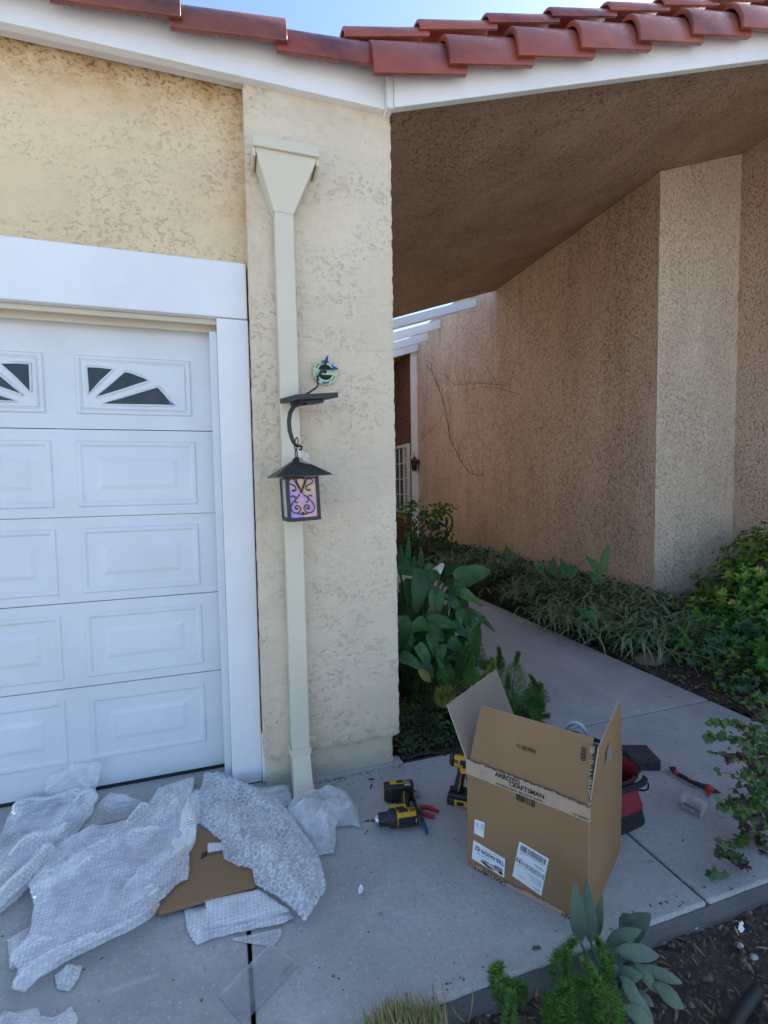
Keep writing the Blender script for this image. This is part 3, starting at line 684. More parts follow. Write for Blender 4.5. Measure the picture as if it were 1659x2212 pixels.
# ------------------------------------------------------------------ garage door and its trim
trim = thing('door_trim', 'white painted wood surround of the garage door', 'door trim', (0, 2.3, 0))
c_ = MB(); c_.box(-5.0, .120, 2.292, 2.45, 2.122, 2.362); c_.build('header_board', M['white'], trim, bevel=.006)
c_ = MB(); c_.box(-.012, .122, 2.298, 2.455, .0, 2.1195); c_.build('post', M['white'], trim, bevel=.005)
c_ = MB(); c_.box(.1225, .158, 2.268, 2.33, .012, .235); c_.build('patch_board', M['white'], trim, bevel=.004)
c_ = MB(); c_.box(-.045, -.0125, 2.36, 2.45, .012, 2.078); c_.build('side_stop', M['door'], trim, bevel=.003)
c_ = MB(); c_.box(-5, -.0125, 2.335, 2.352, 2.10, 2.1215); c_.box(-5, -.0125, 2.353, 2.395, 2.112, 2.1215); c_.box(-5, -.0125, 2.396, 2.412, 2.082, 2.1215); c_.box(-5, -.0125, 2.4125, 2.45, 2.09, 2.1215)
c_.build('top_stop', M['beige'], trim, bevel=.003)
door = thing('garage_door', 'white sectional garage door with raised panels and sunburst windows', 'garage door', (-2.4, 2.458, 0))
YD = 2.458
zs = [2.095, 1.642, 1.259, .88, .498, .028]
def ring(mb, x0, x1, z0, z1, wd, h, Y):
    """raised picture-frame moulding with sloping sides"""
    def rect(i, y): return [(x0+i, y, z0+i), (x1-i, y, z0+i), (x1-i, y, z1-i), (x0+i, y, z1-i)]
    R = [rect(0, Y+.002), rect(wd*.25, Y-h), rect(wd*.6, Y-h), rect(wd, Y+.002)]
    for a, b in zip(R, R[1:]):
        for k in range(4): mb.face([a[k], a[(k+1) % 4], b[(k+1) % 4], b[k]])
def plateau(mb, x0, x1, z0, z1, wd, h, Y):
    def rect(i, y): return [(x0+i, y, z0+i), (x1-i, y, z0+i), (x1-i, y, z1-i), (x0+i, y, z1-i)]
    a, b = rect(0, Y+.002), rect(wd, Y-h)
    for k in range(4): mb.face([a[k], a[(k+1) % 4], b[(k+1) % 4], b[k]])
    mb.face(b)
AX = -.659                                        # windows and panels mirror about this line
def q3(x, y): return W(x/3.024, 658.3+y/3.024, YD)
for i in range(5):
    s = MB(); s.box(-5, -.0455, YD, YD+.045, zs[i+1]+.0035, zs[i]-.0005)
    for k in range(5):
        for sg in (1, -1):
            off = -1.09*k
            if i > 0:
                a, b = -.617, -.121
                if sg < 0: a, b = 2*AX-b, 2*AX-a
                a += off; b += off
                if b < -5 or (sg < 0 and False): continue
                zt = zs[i]-.045; zb = zt-.297
                if sg < 0 and k > 0 and a < -5: continue
                ring(s, a, b, zb, zt, .034, .006, YD)
                plateau(s, a+.075, b-.075, zb+.07, zt-.07, .028, .005, YD)
    ob = s.build('door_section', M['door'], door)
pz = [[q3(*p) for p in ((566, 405), (655, 408), (745, 425), (662, 505), (580, 585))],
      [q3(*p) for p in ((815, 437), (860, 445), (920, 468), (972, 502), (800, 560), (632, 608), (720, 520))],
      [q3(*p) for p in ((1032, 535), (1070, 575), (1108, 620), (1140, 662), (900, 658), (672, 651), (850, 590))]]
for k in range(4):
    for sg in (1, -1):
        off = -1.09*k
        mx = (lambda x: x+off) if sg > 0 else (lambda x: 2*AX-x+off)
        a, b = sorted((mx(-.603), mx(-.132)))
        s = MB(); ring(s, a, b, 1.707, 1.965, .028, .008, YD); plateau(s, a+.024, b-.024, 1.731, 1.941, .006, .006, YD)
        for poly in pz:
            P = [Vector((mx(v.x), YD-.008, v.z)) for v in poly]
            P.append(P[0]); P.append(P[1])
            s.tube(P, .0055, 6)
        wi = s.build('window_insert', M['door'], door)
        for n, poly in enumerate(pz):
            g_ = MB(); g_.prism([(mx(v.x), v.z) for v in poly], lambda x, z, d: (x, d, z), YD-.0085, YD-.0062); g_.build('pane', M['glass'], wi)
        if k == 0 and sg > 0:
            g_ = MB(); v = q3(1120, 640); g_.prism([(v.x-.009, v.z+.012), (v.x, v.z+.01), (v.x+.013, v.z-.014), (v.x-.009, v.z-.015)], lambda x, z, d: (x, d, z), YD-.0095, YD-.009); g_.build('tape_scrap', M['bluetape'], wi)
s = MB(); s.box(-5, -.0455, YD+.002, YD+.03, .0125, .030); s.build('weather_seal', M['rubber'], door)

# ------------------------------------------------------------------ downspout with its funnel head
ds = thing('downspout', 'cream rectangular metal downspout with a funnel head on the stucco column', 'downspout', (.28, 2.19, 0))
def xs(z): return .2745-.0045*(2.5-z)*0 + (.2858-.2745)*(2.5-z)/2.3, .079
s = MB(); V = []
for z in (2.54, .20):
    c, wd = (.2745 if z > 1 else .286), .080
    V.append([(c-wd/2, 2.152, z), (c+wd/2, 2.152, z), (c+wd/2, 2.222, z), (c-wd/2, 2.222, z)])
V.append([(.247, 2.128, .06), (.331, 2.122, .055), (.331, 2.222, .06), (.247, 2.222, .065)])
V.append([(.238, 2.045, .012), (.336, 2.035, .006), (.338, 2.12, .002), (.240, 2.13, .004)])
for a, b in zip(V, V[1:]):
    for k in range(4): s.face([a[k], a[(k+1) % 4], b[(k+1) % 4], b[k]])
s.build('pipe', M['spout'], ds, weld=True, bevel=.004)
s = MB(); a = [(.163, 2.112, 2.735), (.409, 2.112, 2.735), (.409, 2.224, 2.735), (.163, 2.224, 2.735)]; b = [(.2335, 2.150, 2.53), (.3155, 2.150, 2.53), (.3155, 2.2235, 2.53), (.2335, 2.2235, 2.53)]
a2 = [(x, y, 2.775) for x, y, z in a]
for A, B in ((a2, a), (a, b)):
    for k in range(4): s.face([A[k], A[(k+1) % 4], B[(k+1) % 4], B[k]])
s.face([(x, y, 2.76) for x, y, z in a]); s.build('funnel', M['spout'], ds, weld=True, bevel=.003)
s = MB(); s.box(.150, .420, 2.098, 2.1115, 2.748, 2.792); s.box(.150, .1625, 2.112, 2.224, 2.715, 2.792); s.box(.4095, .420, 2.112, 2.224, 2.72, 2.792); s.build('rim', M['spout'], ds, bevel=.003)
s = MB(); s.box(.240, .331, 2.146, 2.151, .175, .205); s.box(.236, .2448, 2.152, 2.222, .175, .205); s.box(.3266, .331, 2.152, 2.225, .175, .205); s.box(.331, .365, 2.2215, 2.225, .19, .22)
s.build('strap', M['spout'], ds, bevel=.001)
# ------------------------------------------------------------------ new lantern hanging in front of the downspout
def mat_ramp(name, stops, scale, rough=.2, metal=0, stretch=(1, 1, 1), bs=0, coat=0):
    mt, t, b, o = new_mat(name); co = coords(t, stretch)
    n = noi(t, co, scale, 3, .55, .6)
    r = nd(t, 'ShaderNodeValToRGB', {0: rng(t, n, .28, .72)})
    e = r.color_ramp.elements
    while len(e) < len(stops): e.new(.5)
    for q, (ps, c) in zip(e, stops): q.position = ps; q.color = c4(c)
    t.links.new(r.outputs[0], b.inputs['Base Color']); b.inputs['Roughness'].default_value = rough; b.inputs['Metallic'].default_value = metal
    b.inputs['Coat Weight'].default_value = coat
    if bs: t.links.new(bump(t, noi(t, co, bs, 3), .002, .6), b.inputs['Normal'])
    return mt
M['irid'] = mat_ramp('iridescent_glass', [(0, (.16, .30, .66)), (.25, (.38, .24, .62)), (.45, (.66, .36, .50)), (.7, (.74, .46, .20)), (1, (.30, .52, .62))], 15, .22, 0, (1, 1, .8), 60, .5)
M['irid2'] = mat_ramp('side_glass', [(0, (.30, .34, .36)), (.5, (.48, .5, .48)), (1, (.36, .42, .46))], 30, .2, 0, (1, 1, 1), 60, .5)
M['zinc'] = mat_ramp('yellow_zinc', [(0, (.36, .36, .14)), (.35, (.50, .49, .25)), (.6, (.30, .44, .30)), (.8, (.32, .42, .46)), (1, (.5, .32, .28))], 26, .35, .75)
def Lz(x, y): return ((1000+x/2.458)/1.8228, (1300+y/2.458)/1.8228)
def LW(x, y, Y): return W(*Lz(x, y), Y)
lan = thing('pendant_lantern', 'black lantern with scrolled iridescent glass hanging by its arm before the downspout', 'lantern', (.30, 2.05, 1.25))
s = MB()
N_, e1, e2 = Vector((.281, 1.975, 1.722)), Vector((.183, .055, .026)), Vector((-.048, .150, .006))
up = Vector((-.10, -.03, .995))*.021
s.hexa([N_, N_+e1, N_+e1+e2, N_+e2, N_+up, N_+e1+up, N_+e1+e2+up, N_+e2+up])
q = N_+e1*.12+e2*.2-up*.02
s.hexa([q-up*.75, q+e1*.6-up*.75, q+e1*.6+e2*.5-up*.75, q+e2*.5-up*.75, q, q+e1*.6, q+e1*.6+e2*.5, q+e2*.5])
s.build('ceiling_plate', M['black'], lan, bevel=.002)
s = MB()
s.tube([LW(*p, y) for p, y in (((500, 708), 2.03), ((440, 712), 2.02), ((385, 738), 2.01), ((350, 800), 2.0), ((338, 880), 2.0), ((345, 970), 2.0), ((368, 1050), 2.0), ((390, 1098), 2.0), ((412, 1118), 2.0), ((440, 1120), 2.0), ((462, 1130), 2.0), ((458, 1155), 2.0), ((432, 1158), 2.0))],
       [.009, .009, .009, .009, .009, .009, .0085, .008, .007, .006, .0055, .005, .004], 8)
s.build('arm', M['black'], lan)
s = MB()
for x0, x1, ya, yb, dy in ((392, 428, 1035, 1165, .0), (398, 420, 1150, 1245, .0)):
    P = []
    for k in range(17):
        a = 2*math.pi*k/16; P.append(LW((x0+x1)/2+(x1-x0)*.42*math.cos(a)+(0 if x0 > 395 else -6*math.sin(a)), (ya+yb)/2+(yb-ya)*.48*math.sin(a), 1.994+.006*math.cos(a)))
    s.tube(P, .0026, 6, caps=False)
s.build('hook', M['black'], lan)
TC = Vector((.290, 2.050, 1.472)); RT = Matrix.Rotation(RAD(-2.2), 3, 'Y') @ Matrix.Rotation(RAD(4), 3, 'Z')
def tl(x, y, z): return TC + RT @ Vector((x, y, z))
s = MB()
def sq(h, z): return [tl(-h, -h, z), tl(h, -h, z), tl(h, h, z), tl(-h, h, z)]
R4 = [sq(.112, -.052), sq(.112, -.048), sq(.034, .004), sq(.026, .010), sq(.02, .014), sq(.016, .022), sq(.008, .028)]
for a, b in zip(R4, R4[1:]):
    for k in range(4): s.face([a[k], a[(k+1) % 4], b[(k+1) % 4], b[k]])
s.face(R4[-1]); s.face(list(reversed(R4[0])))
s.build('lid', M['black'], lan, bevel=.0015)
fr = MB(); h = .068; b0, b1 = -.232, -.055
def tbox(mb, x0, x1, y0, y1, z0, z1): mb.hexa([tl(x0, y0, z0), tl(x1, y0, z0), tl(x1, y1, z0), tl(x0, y1, z0), tl(x0, y0, z1), tl(x1, y0, z1), tl(x1, y1, z1), tl(x0, y1, z1)])
for sx in (-1, 1):
    for sy in (-1, 1):
        xa, xb = sorted((sx*h, sx*(h-.014))); ya, yb = sorted((sy*h, sy*(h-.014))); tbox(fr, xa, xb, ya, yb, b0, b1)
for sx in (-1, 1):
    xa, xb = sorted((sx*(h+.001), sx*(h-.012)))
    tbox(fr, xa, xb, -h+.0145, h-.0145, b0-.001, b0+.014); tbox(fr, xa, xb, -h+.0145, h-.0145, b1-.008, b1-.0005)
    tbox(fr, -h+.0145, h-.0145, xa, xb, b0-.001, b0+.014); tbox(fr, -h+.0145, h-.0145, xa, xb, b1-.008, b1-.0005)
fr.build('frame', M['black'], lan, bevel=.0012)
for k, (x0, x1, y0, y1) in enumerate(((-h+.01, h-.01, -h+.006, -h+.009), (-h+.006, -h+.009, -h+.012, h-.012), (h-.009, h-.006, -h+.012, h-.012), (-h+.01, h-.01, h-.009, h-.006))):
    g_ = MB(); tbox(g_, x0, x1, y0, y1, b0+.010, b1-.006); g_.build('pane', M['irid'] if k == 0 else M['irid2'], lan)
sc = [[(465, 1560), (440, 1510), (412, 1460), (422, 1420), (455, 1410), (490, 1425), (498, 1465), (482, 1510), (468, 1560)],
      [(455, 1550), (415, 1490), (395, 1445), (360, 1438), (338, 1460), (345, 1490), (385, 1500), (412, 1525), (410, 1555), (385, 1562), (372, 1545)],
      [(475, 1548), (500, 1490), (515, 1445), (550, 1435), (576, 1455), (570, 1485), (540, 1495), (510, 1515), (512, 1545), (540, 1558), (553, 1540)],
      [(362, 1622), (375, 1605), (398, 1608), (408, 1630), (402, 1655), (415, 1672), (435, 1670)],
      [(450, 1590), (410, 1640), (365, 1690), (360, 1740), (390, 1772), (430, 1775), (458, 1750), (455, 1715), (425, 1695), (402, 1710), (408, 1735), (425, 1735)],
      [(480, 1585), (540, 1635), (588, 1680), (597, 1730), (575, 1766), (530, 1772), (494, 1745), (490, 1705), (520, 1690), (545, 1705), (540, 1730), (522, 1730)],
      [(572, 1612), (560, 1598), (538, 1600), (530, 1625), (535, 1650), (525, 1668), (510, 1668)],
      [(430, 1775), (465, 1788), (482, 1758), (500, 1788), (530, 1772)]]
def smooth(P, n=2):
    for _ in range(n):
        Q = [P[0]]
        for a, b in zip(P, P[1:]): Q += [a*.75+b*.25, a*.25+b*.75]
        P = Q+[P[-1]]
    return P
s = MB(); YF = 1.9815
fx = lambda x: (x-467)*.98+462
for c in sc: s.tube(smooth([LW(fx(x), y-2, YF) for x, y in c]), .0021, 6)
for x, y, r in ((465, 1565, .0062), (385, 1555, .0045), (540, 1550, .0045), (420, 1732, .0045), (528, 1728, .0045), (482, 1778, .006)):
    s.lathe([(-.0025, .001), (-.0025, r*.8), (0, r), (.0022, r*.9), (.0028, .001)], LW(fx(x), y-2, YF), (0, 1, 0), 10)
s.build('scrollwork', M['black'], lan)
s = MB()
P = LW(470, 1200, 1.985)
grid(s, P+Vector((-.022, 0, .018)), (.044, 0, -.01), (.012, .004, -.05), 6, 6, .008, 60, 3, (0, -1, 0)); s.build('plastic_wrap', film('wrap_scrap', .2), lan)

# open fixture ring on the wall with its wires
rg = thing('junction_box', 'round zinc mounting plate with wires and blue connectors on the stucco column', 'junction box', (.447, 2.22, 1.89))
cx_, cz_ = .447, 1.890
def disc_y(mb, r0, r1, y, a0=0, a1=2*math.pi, n=40, mi=0, th=.002):
    pts = []
    for k in range(n+1):
        a = a0+(a1-a0)*k/n; pts.append((math.cos(a), math.sin(a)))
    for p, q in zip(pts, pts[1:]):
        A = [(cx_+p[0]*r0, cz_+p[1]*r0), (cx_+p[0]*r1, cz_+p[1]*r1), (cx_+q[0]*r1, cz_+q[1]*r1), (cx_+q[0]*r0, cz_+q[1]*r0)]
        mb.face([(x, y, z) for x, z in A], mi); mb.face([(x, y+th, z) for x, z in A], mi)
        mb.face([(A[1][0], y, A[1][1]), (A[1][0], y+th, A[1][1]), (A[2][0], y+th, A[2][1]), (A[2][0], y, A[2][1])], mi)
s = MB(); s.lathe([(0, .046), (.012, .046)], (cx_, 2.2265, cz_), (0, -1, 0), 32); s.build('box_hole', M['blackp'], rg)
s = MB(); disc_y(s, .034, .056, 2.212); s.box(cx_-.036, cx_+.036, 2.2115, 2.2135, cz_-.011, cz_+.011)
for a0, a1, r0, r1 in ((.35, .9, .043, .0475), (1.2, 1.95, .043, .0475), (2.25, 2.8, .043, .0475), (3.5, 4.1, .043, .0475), (4.4, 5.1, .043, .0475), (5.4, 5.95, .043, .0475), (1.25, 1.9, .0495, .0525), (4.4, 5.0, .0495, .0525)):
    disc_y(s, r0, r1, 2.2112, a0, a1, 10, 1, .0002)
for a in (.15, 2.0, 3.3, 5.2): s.lathe([(0, .001), (0, .0045), (.002, .003)], (cx_+.04*math.cos(a), 2.211, cz_+.04*math.sin(a)), (0, -1, 0), 8)
s.lathe([(0, .0001), (.0006, .006), (.0007, .0001)], (cx_, 2.2115, cz_), (0, -1, 0), 12, 1)
s.build('mounting_plate', [M['zinc'], M['blackp']], rg)
for c, dxy in ((LW(705, 275, 2.19), (.25, -.5, 1)), (LW(785, 368, 2.19), (1, -.5, -.3))):
    s = MB(); s.lathe([(-.012, .0035), (-.008, .0065), (.006, .0055), (.012, .004), (.013, .001)], c, dxy, 10); s.build('wire_connector', M['bluecap'], rg)
s = MB()
s.tube(smooth([LW(697, 300, 2.195), LW(690, 360, 2.185), LW(660, 410, 2.18), LW(620, 440, 2.185), LW(612, 490, 2.18), LW(625, 540, 2.16), LW(570, 580, 2.12), LW(500, 625, 2.08)]), .004, 6)
s.tube(smooth([LW(768, 372, 2.195), LW(730, 375, 2.19), LW(690, 390, 2.2), LW(670, 410, 2.21)]), .0022, 6)
s.tube(smooth([LW(700, 300, 2.2), LW(680, 340, 2.19), LW(640, 400, 2.195), LW(625, 450, 2.2)]), .0028, 6)
s.build('wires', M['wire'], rg)

# ------------------------------------------------------------------ cardboard box
BXM = Matrix.Translation((.790, 1.529, .001)) @ Matrix.Rotation(math.atan2(-.831, .555), 4, 'Z')
box = thing('cardboard_box', 'open brown cardboard box with raised flaps, torn tape and white labels', 'cardboard box', mat=BXM)
bwid, bdep, bh = .418, .42, .375
def panel(mb, P, n, th=.0035, mf=0, mb_=0, me=2):
    P = [Vector(p) for p in P]; n = Vector(n).normalized()*th; Q = [p+n for p in P]
    mb.face(P, mf); mb.face(list(reversed(Q)), mb_)
    for k in range(4): mb.face([P[k], Q[k], Q[(k+1) % 4], P[(k+1) % 4]], me)
CM = [M['card'], M['card_in'], M['card_edge']]
def bent(name, fn, nu, nv, mats, parent, th=.004, mi_in=1, bulge=0):
    """panel as a fine sheet so that it can bow slightly; fn(s, t) -> front surface, offset by th"""
    mb = MB(); V = []; 
    for j in range(nv+1):
        for i in range(nu+1): V.append(Vector(fn(i/nu, j/nv)))
    nrm = (V[nu]-V[0]).cross(V[-1]-V[0]).normalized()
    V2 = [v-nrm*th for v in V]; k = (nu+1)*(nv+1)
    F = [(j*(nu+1)+i, j*(nu+1)+i+1, (j+1)*(nu+1)+i+1, (j+1)*(nu+1)+i) for j in range(nv) for i in range(nu)]
    mb.idx(V, F, 0, True); mb.idx(V2, [tuple(reversed(f)) for f in F], mi_in, True)
    rim = [i for i in range(nu+1)]+[j*(nu+1)+nu for j in range(1, nv+1)]+[nv*(nu+1)+i for i in range(nu-1, -1, -1)]+[j*(nu+1) for j in range(nv-1, 0, -1)]
    R = [V[i] for i in rim]; R2 = [V2[i] for i in rim]; n = len(R)
    mb.idx(R+R2, [(i, (i+1) % n, (i+1) % n+n, i+n) for i in range(n)], 2)
    return mb.build(name, mats, parent, local=True, fixn=False)
wob = lambda a, b, k: .0022*nz(a*2.2, b*2.2, k)
bent('front_panel', lambda s, t: (s*bwid, wob(s, t, 1)-.004*math.sin(s*3.14)*math.sin(t*3.14), t*bh), 14, 12, CM, box)
bent('side_panel', lambda s, t: (bwid+wob(s, t, 2)+.004*math.sin(s*3.14)*math.sin(t*3.14), .0042+s*(bdep-.008), t*bh), 12, 12, CM, box)
bent('side_panel', lambda s, t: (.0, bdep-.004-s*(bdep-.008), t*bh), 4, 4, CM, box)
bent('back_panel', lambda s, t: (bwid-s*bwid, bdep, t*bh), 4, 4, CM, box)
s = MB(); panel(s, [(.004, .004, .002), (bwid-.004, .004, .002), (bwid-.004, bdep-.004, .002), (.004, bdep-.004, .002)], (0, 0, 1)); s.build('bottom_panel', CM, box, local=True)
L2 = lambda a, b, c, d: (lambda s, t: tuple((Vector(a)*(1-s)+Vector(b)*s)*(1-t)+(Vector(d)*(1-s)+Vector(c)*s)*t))
def jag(fn, amt, k):
    def f(s, t):
        p = Vector(fn(s, t))
        if t > .999: p.z += amt*nz(s*23, k)+amt*.6*nz(s*70, k)
        if s < .001 or s > .999: p += Vector((0, 0, 0)) + (Vector(fn(.5, t))-p)*amt*1.2*(nz(t*19, s, k)+.6*nz(t*60, s, k))
        return tuple(p)
    return f
bent('flap', L2((.006, .0, bh+.002), (bwid-.004, .0, bh+.002), (bwid-.002, .045, bh+.212), (.030, .052, bh+.208)), 10, 8, CM, box)
bent('flap', jag(L2((.0, bdep-.004, bh+.002), (.0, .004, bh+.002), (-.083, .0, bh+.198), (-.092, bdep+.004, bh+.196)), .006, 3), 26, 20, CM, box)
bent('flap', jag(L2((bwid, .008, bh+.002), (bwid, bdep-.006, bh+.002), (bwid-.006, bdep-.004, bh+.202), (bwid+.022, .02, bh+.198)), .008, 5), 30, 22, CM, box)
bent('flap', L2((bwid-.004, bdep, bh+.002), (.004, bdep, bh+.002), (.03, bdep+.05, bh-.15), (bwid-.03, bdep+.05, bh-.15)), 6, 6, CM, box)
# ragged paper along the fold where the tape was torn
s = MB()
z_top = lambda u: .398+.004*nz(u*40, 1)+.003*nz(u*130, 2)-.006*max(0, min(1, (u-.3)/.12))
nu = 120; V = []
for i in range(nu+1):
    u = -.001+.425*i/nu; V += [(u, -.0066+.0008*nz(u*50, 3), .347), (u, -.0064, .372), (u, -.005-.001*abs(nz(u*90, 4)), z_top(u))]
s.idx(V, [(3*i+k, 3*i+3+k, 3*i+4+k, 3*i+1+k) for i in range(nu) for k in (0, 1)], 0, False)
s.build('tape', M['tape'], box, local=True, fixn=False)
s = MB()
for i in range(70):
    u = .02+rnd.random()*.40; z = z_top(u)
    if rnd.random() < .35 and u < .12: continue
    s.face([(u-.006, -.0058, z-.004), (u+.008, -.0058, z-.003), (u+rnd.uniform(-.004, .006), -.009, z+rnd.uniform(.001, .007))])
for i in range(60):
    z = bh+.01+rnd.random()*.19; y = .004+(z-bh)*.06
    s.face([(bwid-.004+(z-bh)*.02, y, z-.004), (bwid+.003+(z-bh)*.05, y, z+.004), (bwid+rnd.uniform(-.006, .006), y-.004, z+.003)])
s.build('torn_fibres', M['card_edge'], box, local=True, fixn=False)
s = MB()
V = []
for i in range(61):
    u = .036+.385*i/60; V += [(u, -.0034, .0005), (u, -.0036, .0195+.0022*nz(u*37, 7)+(.004*nz(u*90, 7) if .25 < u < .33 else 0))]
s.idx(V, [(2*i, 2*i+2, 2*i+3, 2*i+1) for i in range(60)], 0); s.build('tape', M['tape'], box, local=True, fixn=False)
F0 = lambda u0, z0, y=-.0078, ang=0, sg=1: (lambda a, b: (u0+sg*a, y, z0+sg*b))
s = MB()
text_mesh(s, 'ARROYO', .0225, F0(.112, .3865), sx=.95)
text_mesh(s, 'CRAFTSMAN', .0215, F0(.162, .3715), sx=.98)
text_mesh(s, '941 CERNAN DRIVE \u2022 BELLWOOD, IL 60104', .0085, F0(.114, .3545), sx=1.0)
text_mesh(s, '941 CERNAN', .0085, F0(.372, .3545), sx=.95)
text_mesh(s, 'CRAFTSMAN', .021, F0(.150, .0065, -.0044, 0, -1), sx=.98)
text_mesh(s, '941 CERNAN DRIVE \u2022 BELLWOOD, IL 60104', .0075, F0(.205, .0165, -.0044, 0, -1), sx=1.0)
text_mesh(s, 'CRAFTSMAN', .021, F0(.455, .0065, -.0044, 0, -1), sx=.98) if False else None
text_mesh(s, 'FTSMAN', .021, F0(.415, .0065, -.0044, 0, -1), sx=.98)
text_mesh(s, 'BELLWOOD, IL 60104', .0075, F0(.418, .0165, -.0044, 0, -1), sx=1.0)
s.v = [(x, y, max(z, .001)) for x, y, z in s.v]
fl_t = lambda u0, z0, sg, rot=0: (lambda a, b: ((u0+sg*a, (.252-.09*(u0+sg*a))*(z0+sg*b-bh-.002)-.0035, z0+sg*b) if not rot else (u0-sg*b, (.252-.09*(u0-sg*b))*(z0+sg*a-bh-.002)-.0035, z0+sg*a)))
text_mesh(s, '1066180 11', .018, fl_t(.245, .494, -1), sx=.82)
text_mesh(s, '0000', .021, fl_t(.392, .514, 1, 1), sx=.95)
# grey worn print block above the tape text and faint print on the side
for k in range(9): s.box(.187+k*.0075, .187+k*.0075+rnd.choice((.0025, .004, .0055)), -.0042, -.0038, .320+rnd.uniform(0, .004), .345)
s.build('printing', M['ink'], box, local=True, fixn=False)
s = MB()
for k in range(14):
    y = .17+rnd.random()*.14; z = .43+(y-.17)*.45+rnd.random()*.05; s.box(bwid+.0145, bwid+.0152, y, y+.02, z, z+.006) if False else None
for k in range(7):
    y = .15+k*.009; s.face([(bwid+.013, y, .455), (bwid+.013, y+.006, .455), (bwid+.0135, y+.006, .505+.004*(k % 3)), (bwid+.0135, y, .505+.004*(k % 2))])
s.build('printing', M['print'], box, local=True, fixn=False)
def label(Q, name='shipping_label'):
    Q = [Vector((u, 0, z)) for u, z in Q]
    def at(s_, t_, y=0):
        p = (Q[0]*(1-s_)+Q[1]*s_)*(1-t_)+(Q[3]*(1-s_)+Q[2]*s_)*t_
        fy = wob(p.x/bwid, p.z/bh, 1)-.004*math.sin(p.x/bwid*3.14)*math.sin(p.z/bh*3.14)
        return (p.x, fy+y, p.z)
    mb = MB(); n = 8
    V = [at(i/n, j/n, -.0009) for j in range(n+1) for i in range(n+1)]
    mb.idx(V, [(j*(n+1)+i, j*(n+1)+i+1, (j+1)*(n+1)+i+1, (j+1)*(n+1)+i) for j in range(n) for i in range(n)], 0, True)
    return mb.build(name, M['paper'], box, local=True, fixn=False), at
def bar(mb, at, s0, s1, t0, t1, y=-.0014): mb.face([at(s0, t0, y), at(s0, t1, y), at(s1, t1, y), at(s1, t0, y)])
lb, at = label([(.031, .1886), (.070, .192), (.066, .1347), (.0275, .134)])
s = MB()
text_mesh(s, '11243', .012, lambda a, b: at(.28+b/.039, .12+a/.056, -.0014), sx=.72)
for k in range(5): bar(s, at, .62+.07*k, .64+.07*k, .12, rnd.uniform(.4, .9))
s.build('print', M['print'], lb, local=True, fixn=False)
lb, at = label([(.025, .1077), (.147, .0974), (.142, .026), (.0168, .0346)])
s = MB()
text_mesh(s, 'TRB-9ASGW-BZ', .0225, lambda a, b: at(.975-a/.1215, .30+b/.072, -.0014), sx=.70)
text_mesh(s, 'ARROYO', .009, lambda a, b: at(.82-a/.1215, .84+b/.072, -.0014))
text_mesh(s, 'CRAFTSMAN', .009, lambda a, b: at(.75-a/.1215, .72+b/.072, -.0014))
s.face([at(x, y, -.0014) for x, y in ((.25, .80), (.42, .78), (.52, .86), (.68, .92), (.70, .96), (.5, .97), (.36, .90))])
for k in range(3): bar(s, at, .15+.14*k, .24+.14*k, .52, .545)
bar(s, at, .83, .95, .8, .93)
s.build('print', M['ink'], lb, local=True, fixn=False)
s = MB(); bar(s, at, .70, .94, .60, .795); bar(s, at, .3, .8, .1, .115); s.build('print', M['print'], lb, local=True, fixn=False)
lb, at = label([(.198, .184), (.2966, .1695), (.2713, .0295), (.1718, .0484)])
s = MB(); x = .07
while x < .93:
    wd = rnd.choice((.007, .007, .013, .02)); bar(s, at, x, x+wd, .05, .20); x += wd+rnd.choice((.007, .012, .016))
x = .26
for i in range(40):
    for j in range(6):
        if rnd.random() < .5: bar(s, at, .27+i*.017, .27+i*.017+.014, .445+j*.022, .445+j*.022+.018)
bar(s, at, .24, .255, .44, .58); bar(s, at, .955, .97, .44, .58)
for a in ((.03, .045, .42, .55), (.19, .205, .42, .55), (.045, .19, .42, .43), (.045, .19, .54, .55)): bar(s, at, *a)
text_mesh(s, 'H', .020, lambda a, b: at(.165-a/.1, .485+b/.14, -.0014))
for t0, a, b in ((.225, .1, .9), (.27, .06, .2), (.33, .62, .9), (.36, .68, .95), (.60, .1, .2), (.66, .5, .93), (.72, .55, .93), (.78, .6, .93), (.86, .2, .4), (.90, .7, .93), (.94, .78, .95)):
    x = a
    while x < b: wd = rnd.uniform(.02, .05); bar(s, at, x, min(b, x+wd), t0, t0+.014); x += wd+.012
s.build('print', M['ink'], lb, local=True, fixn=False)
# bent grey conduit standing in the box
s = MB(); s.tube(smooth([BXM @ Vector(p) for p in ((.255, .15, .02), (.26, .15, .45), (.275, .15, .50), (.315, .15, .568), (.355, .15, .568), (.388, .15, .50), (.395, .15, .45), (.395, .15, .02))], 3), .0068, 10)
tag(s.build('bent_conduit', M['greytube']), 'bent pale grey conduit standing up inside the cardboard box', 'conduit')

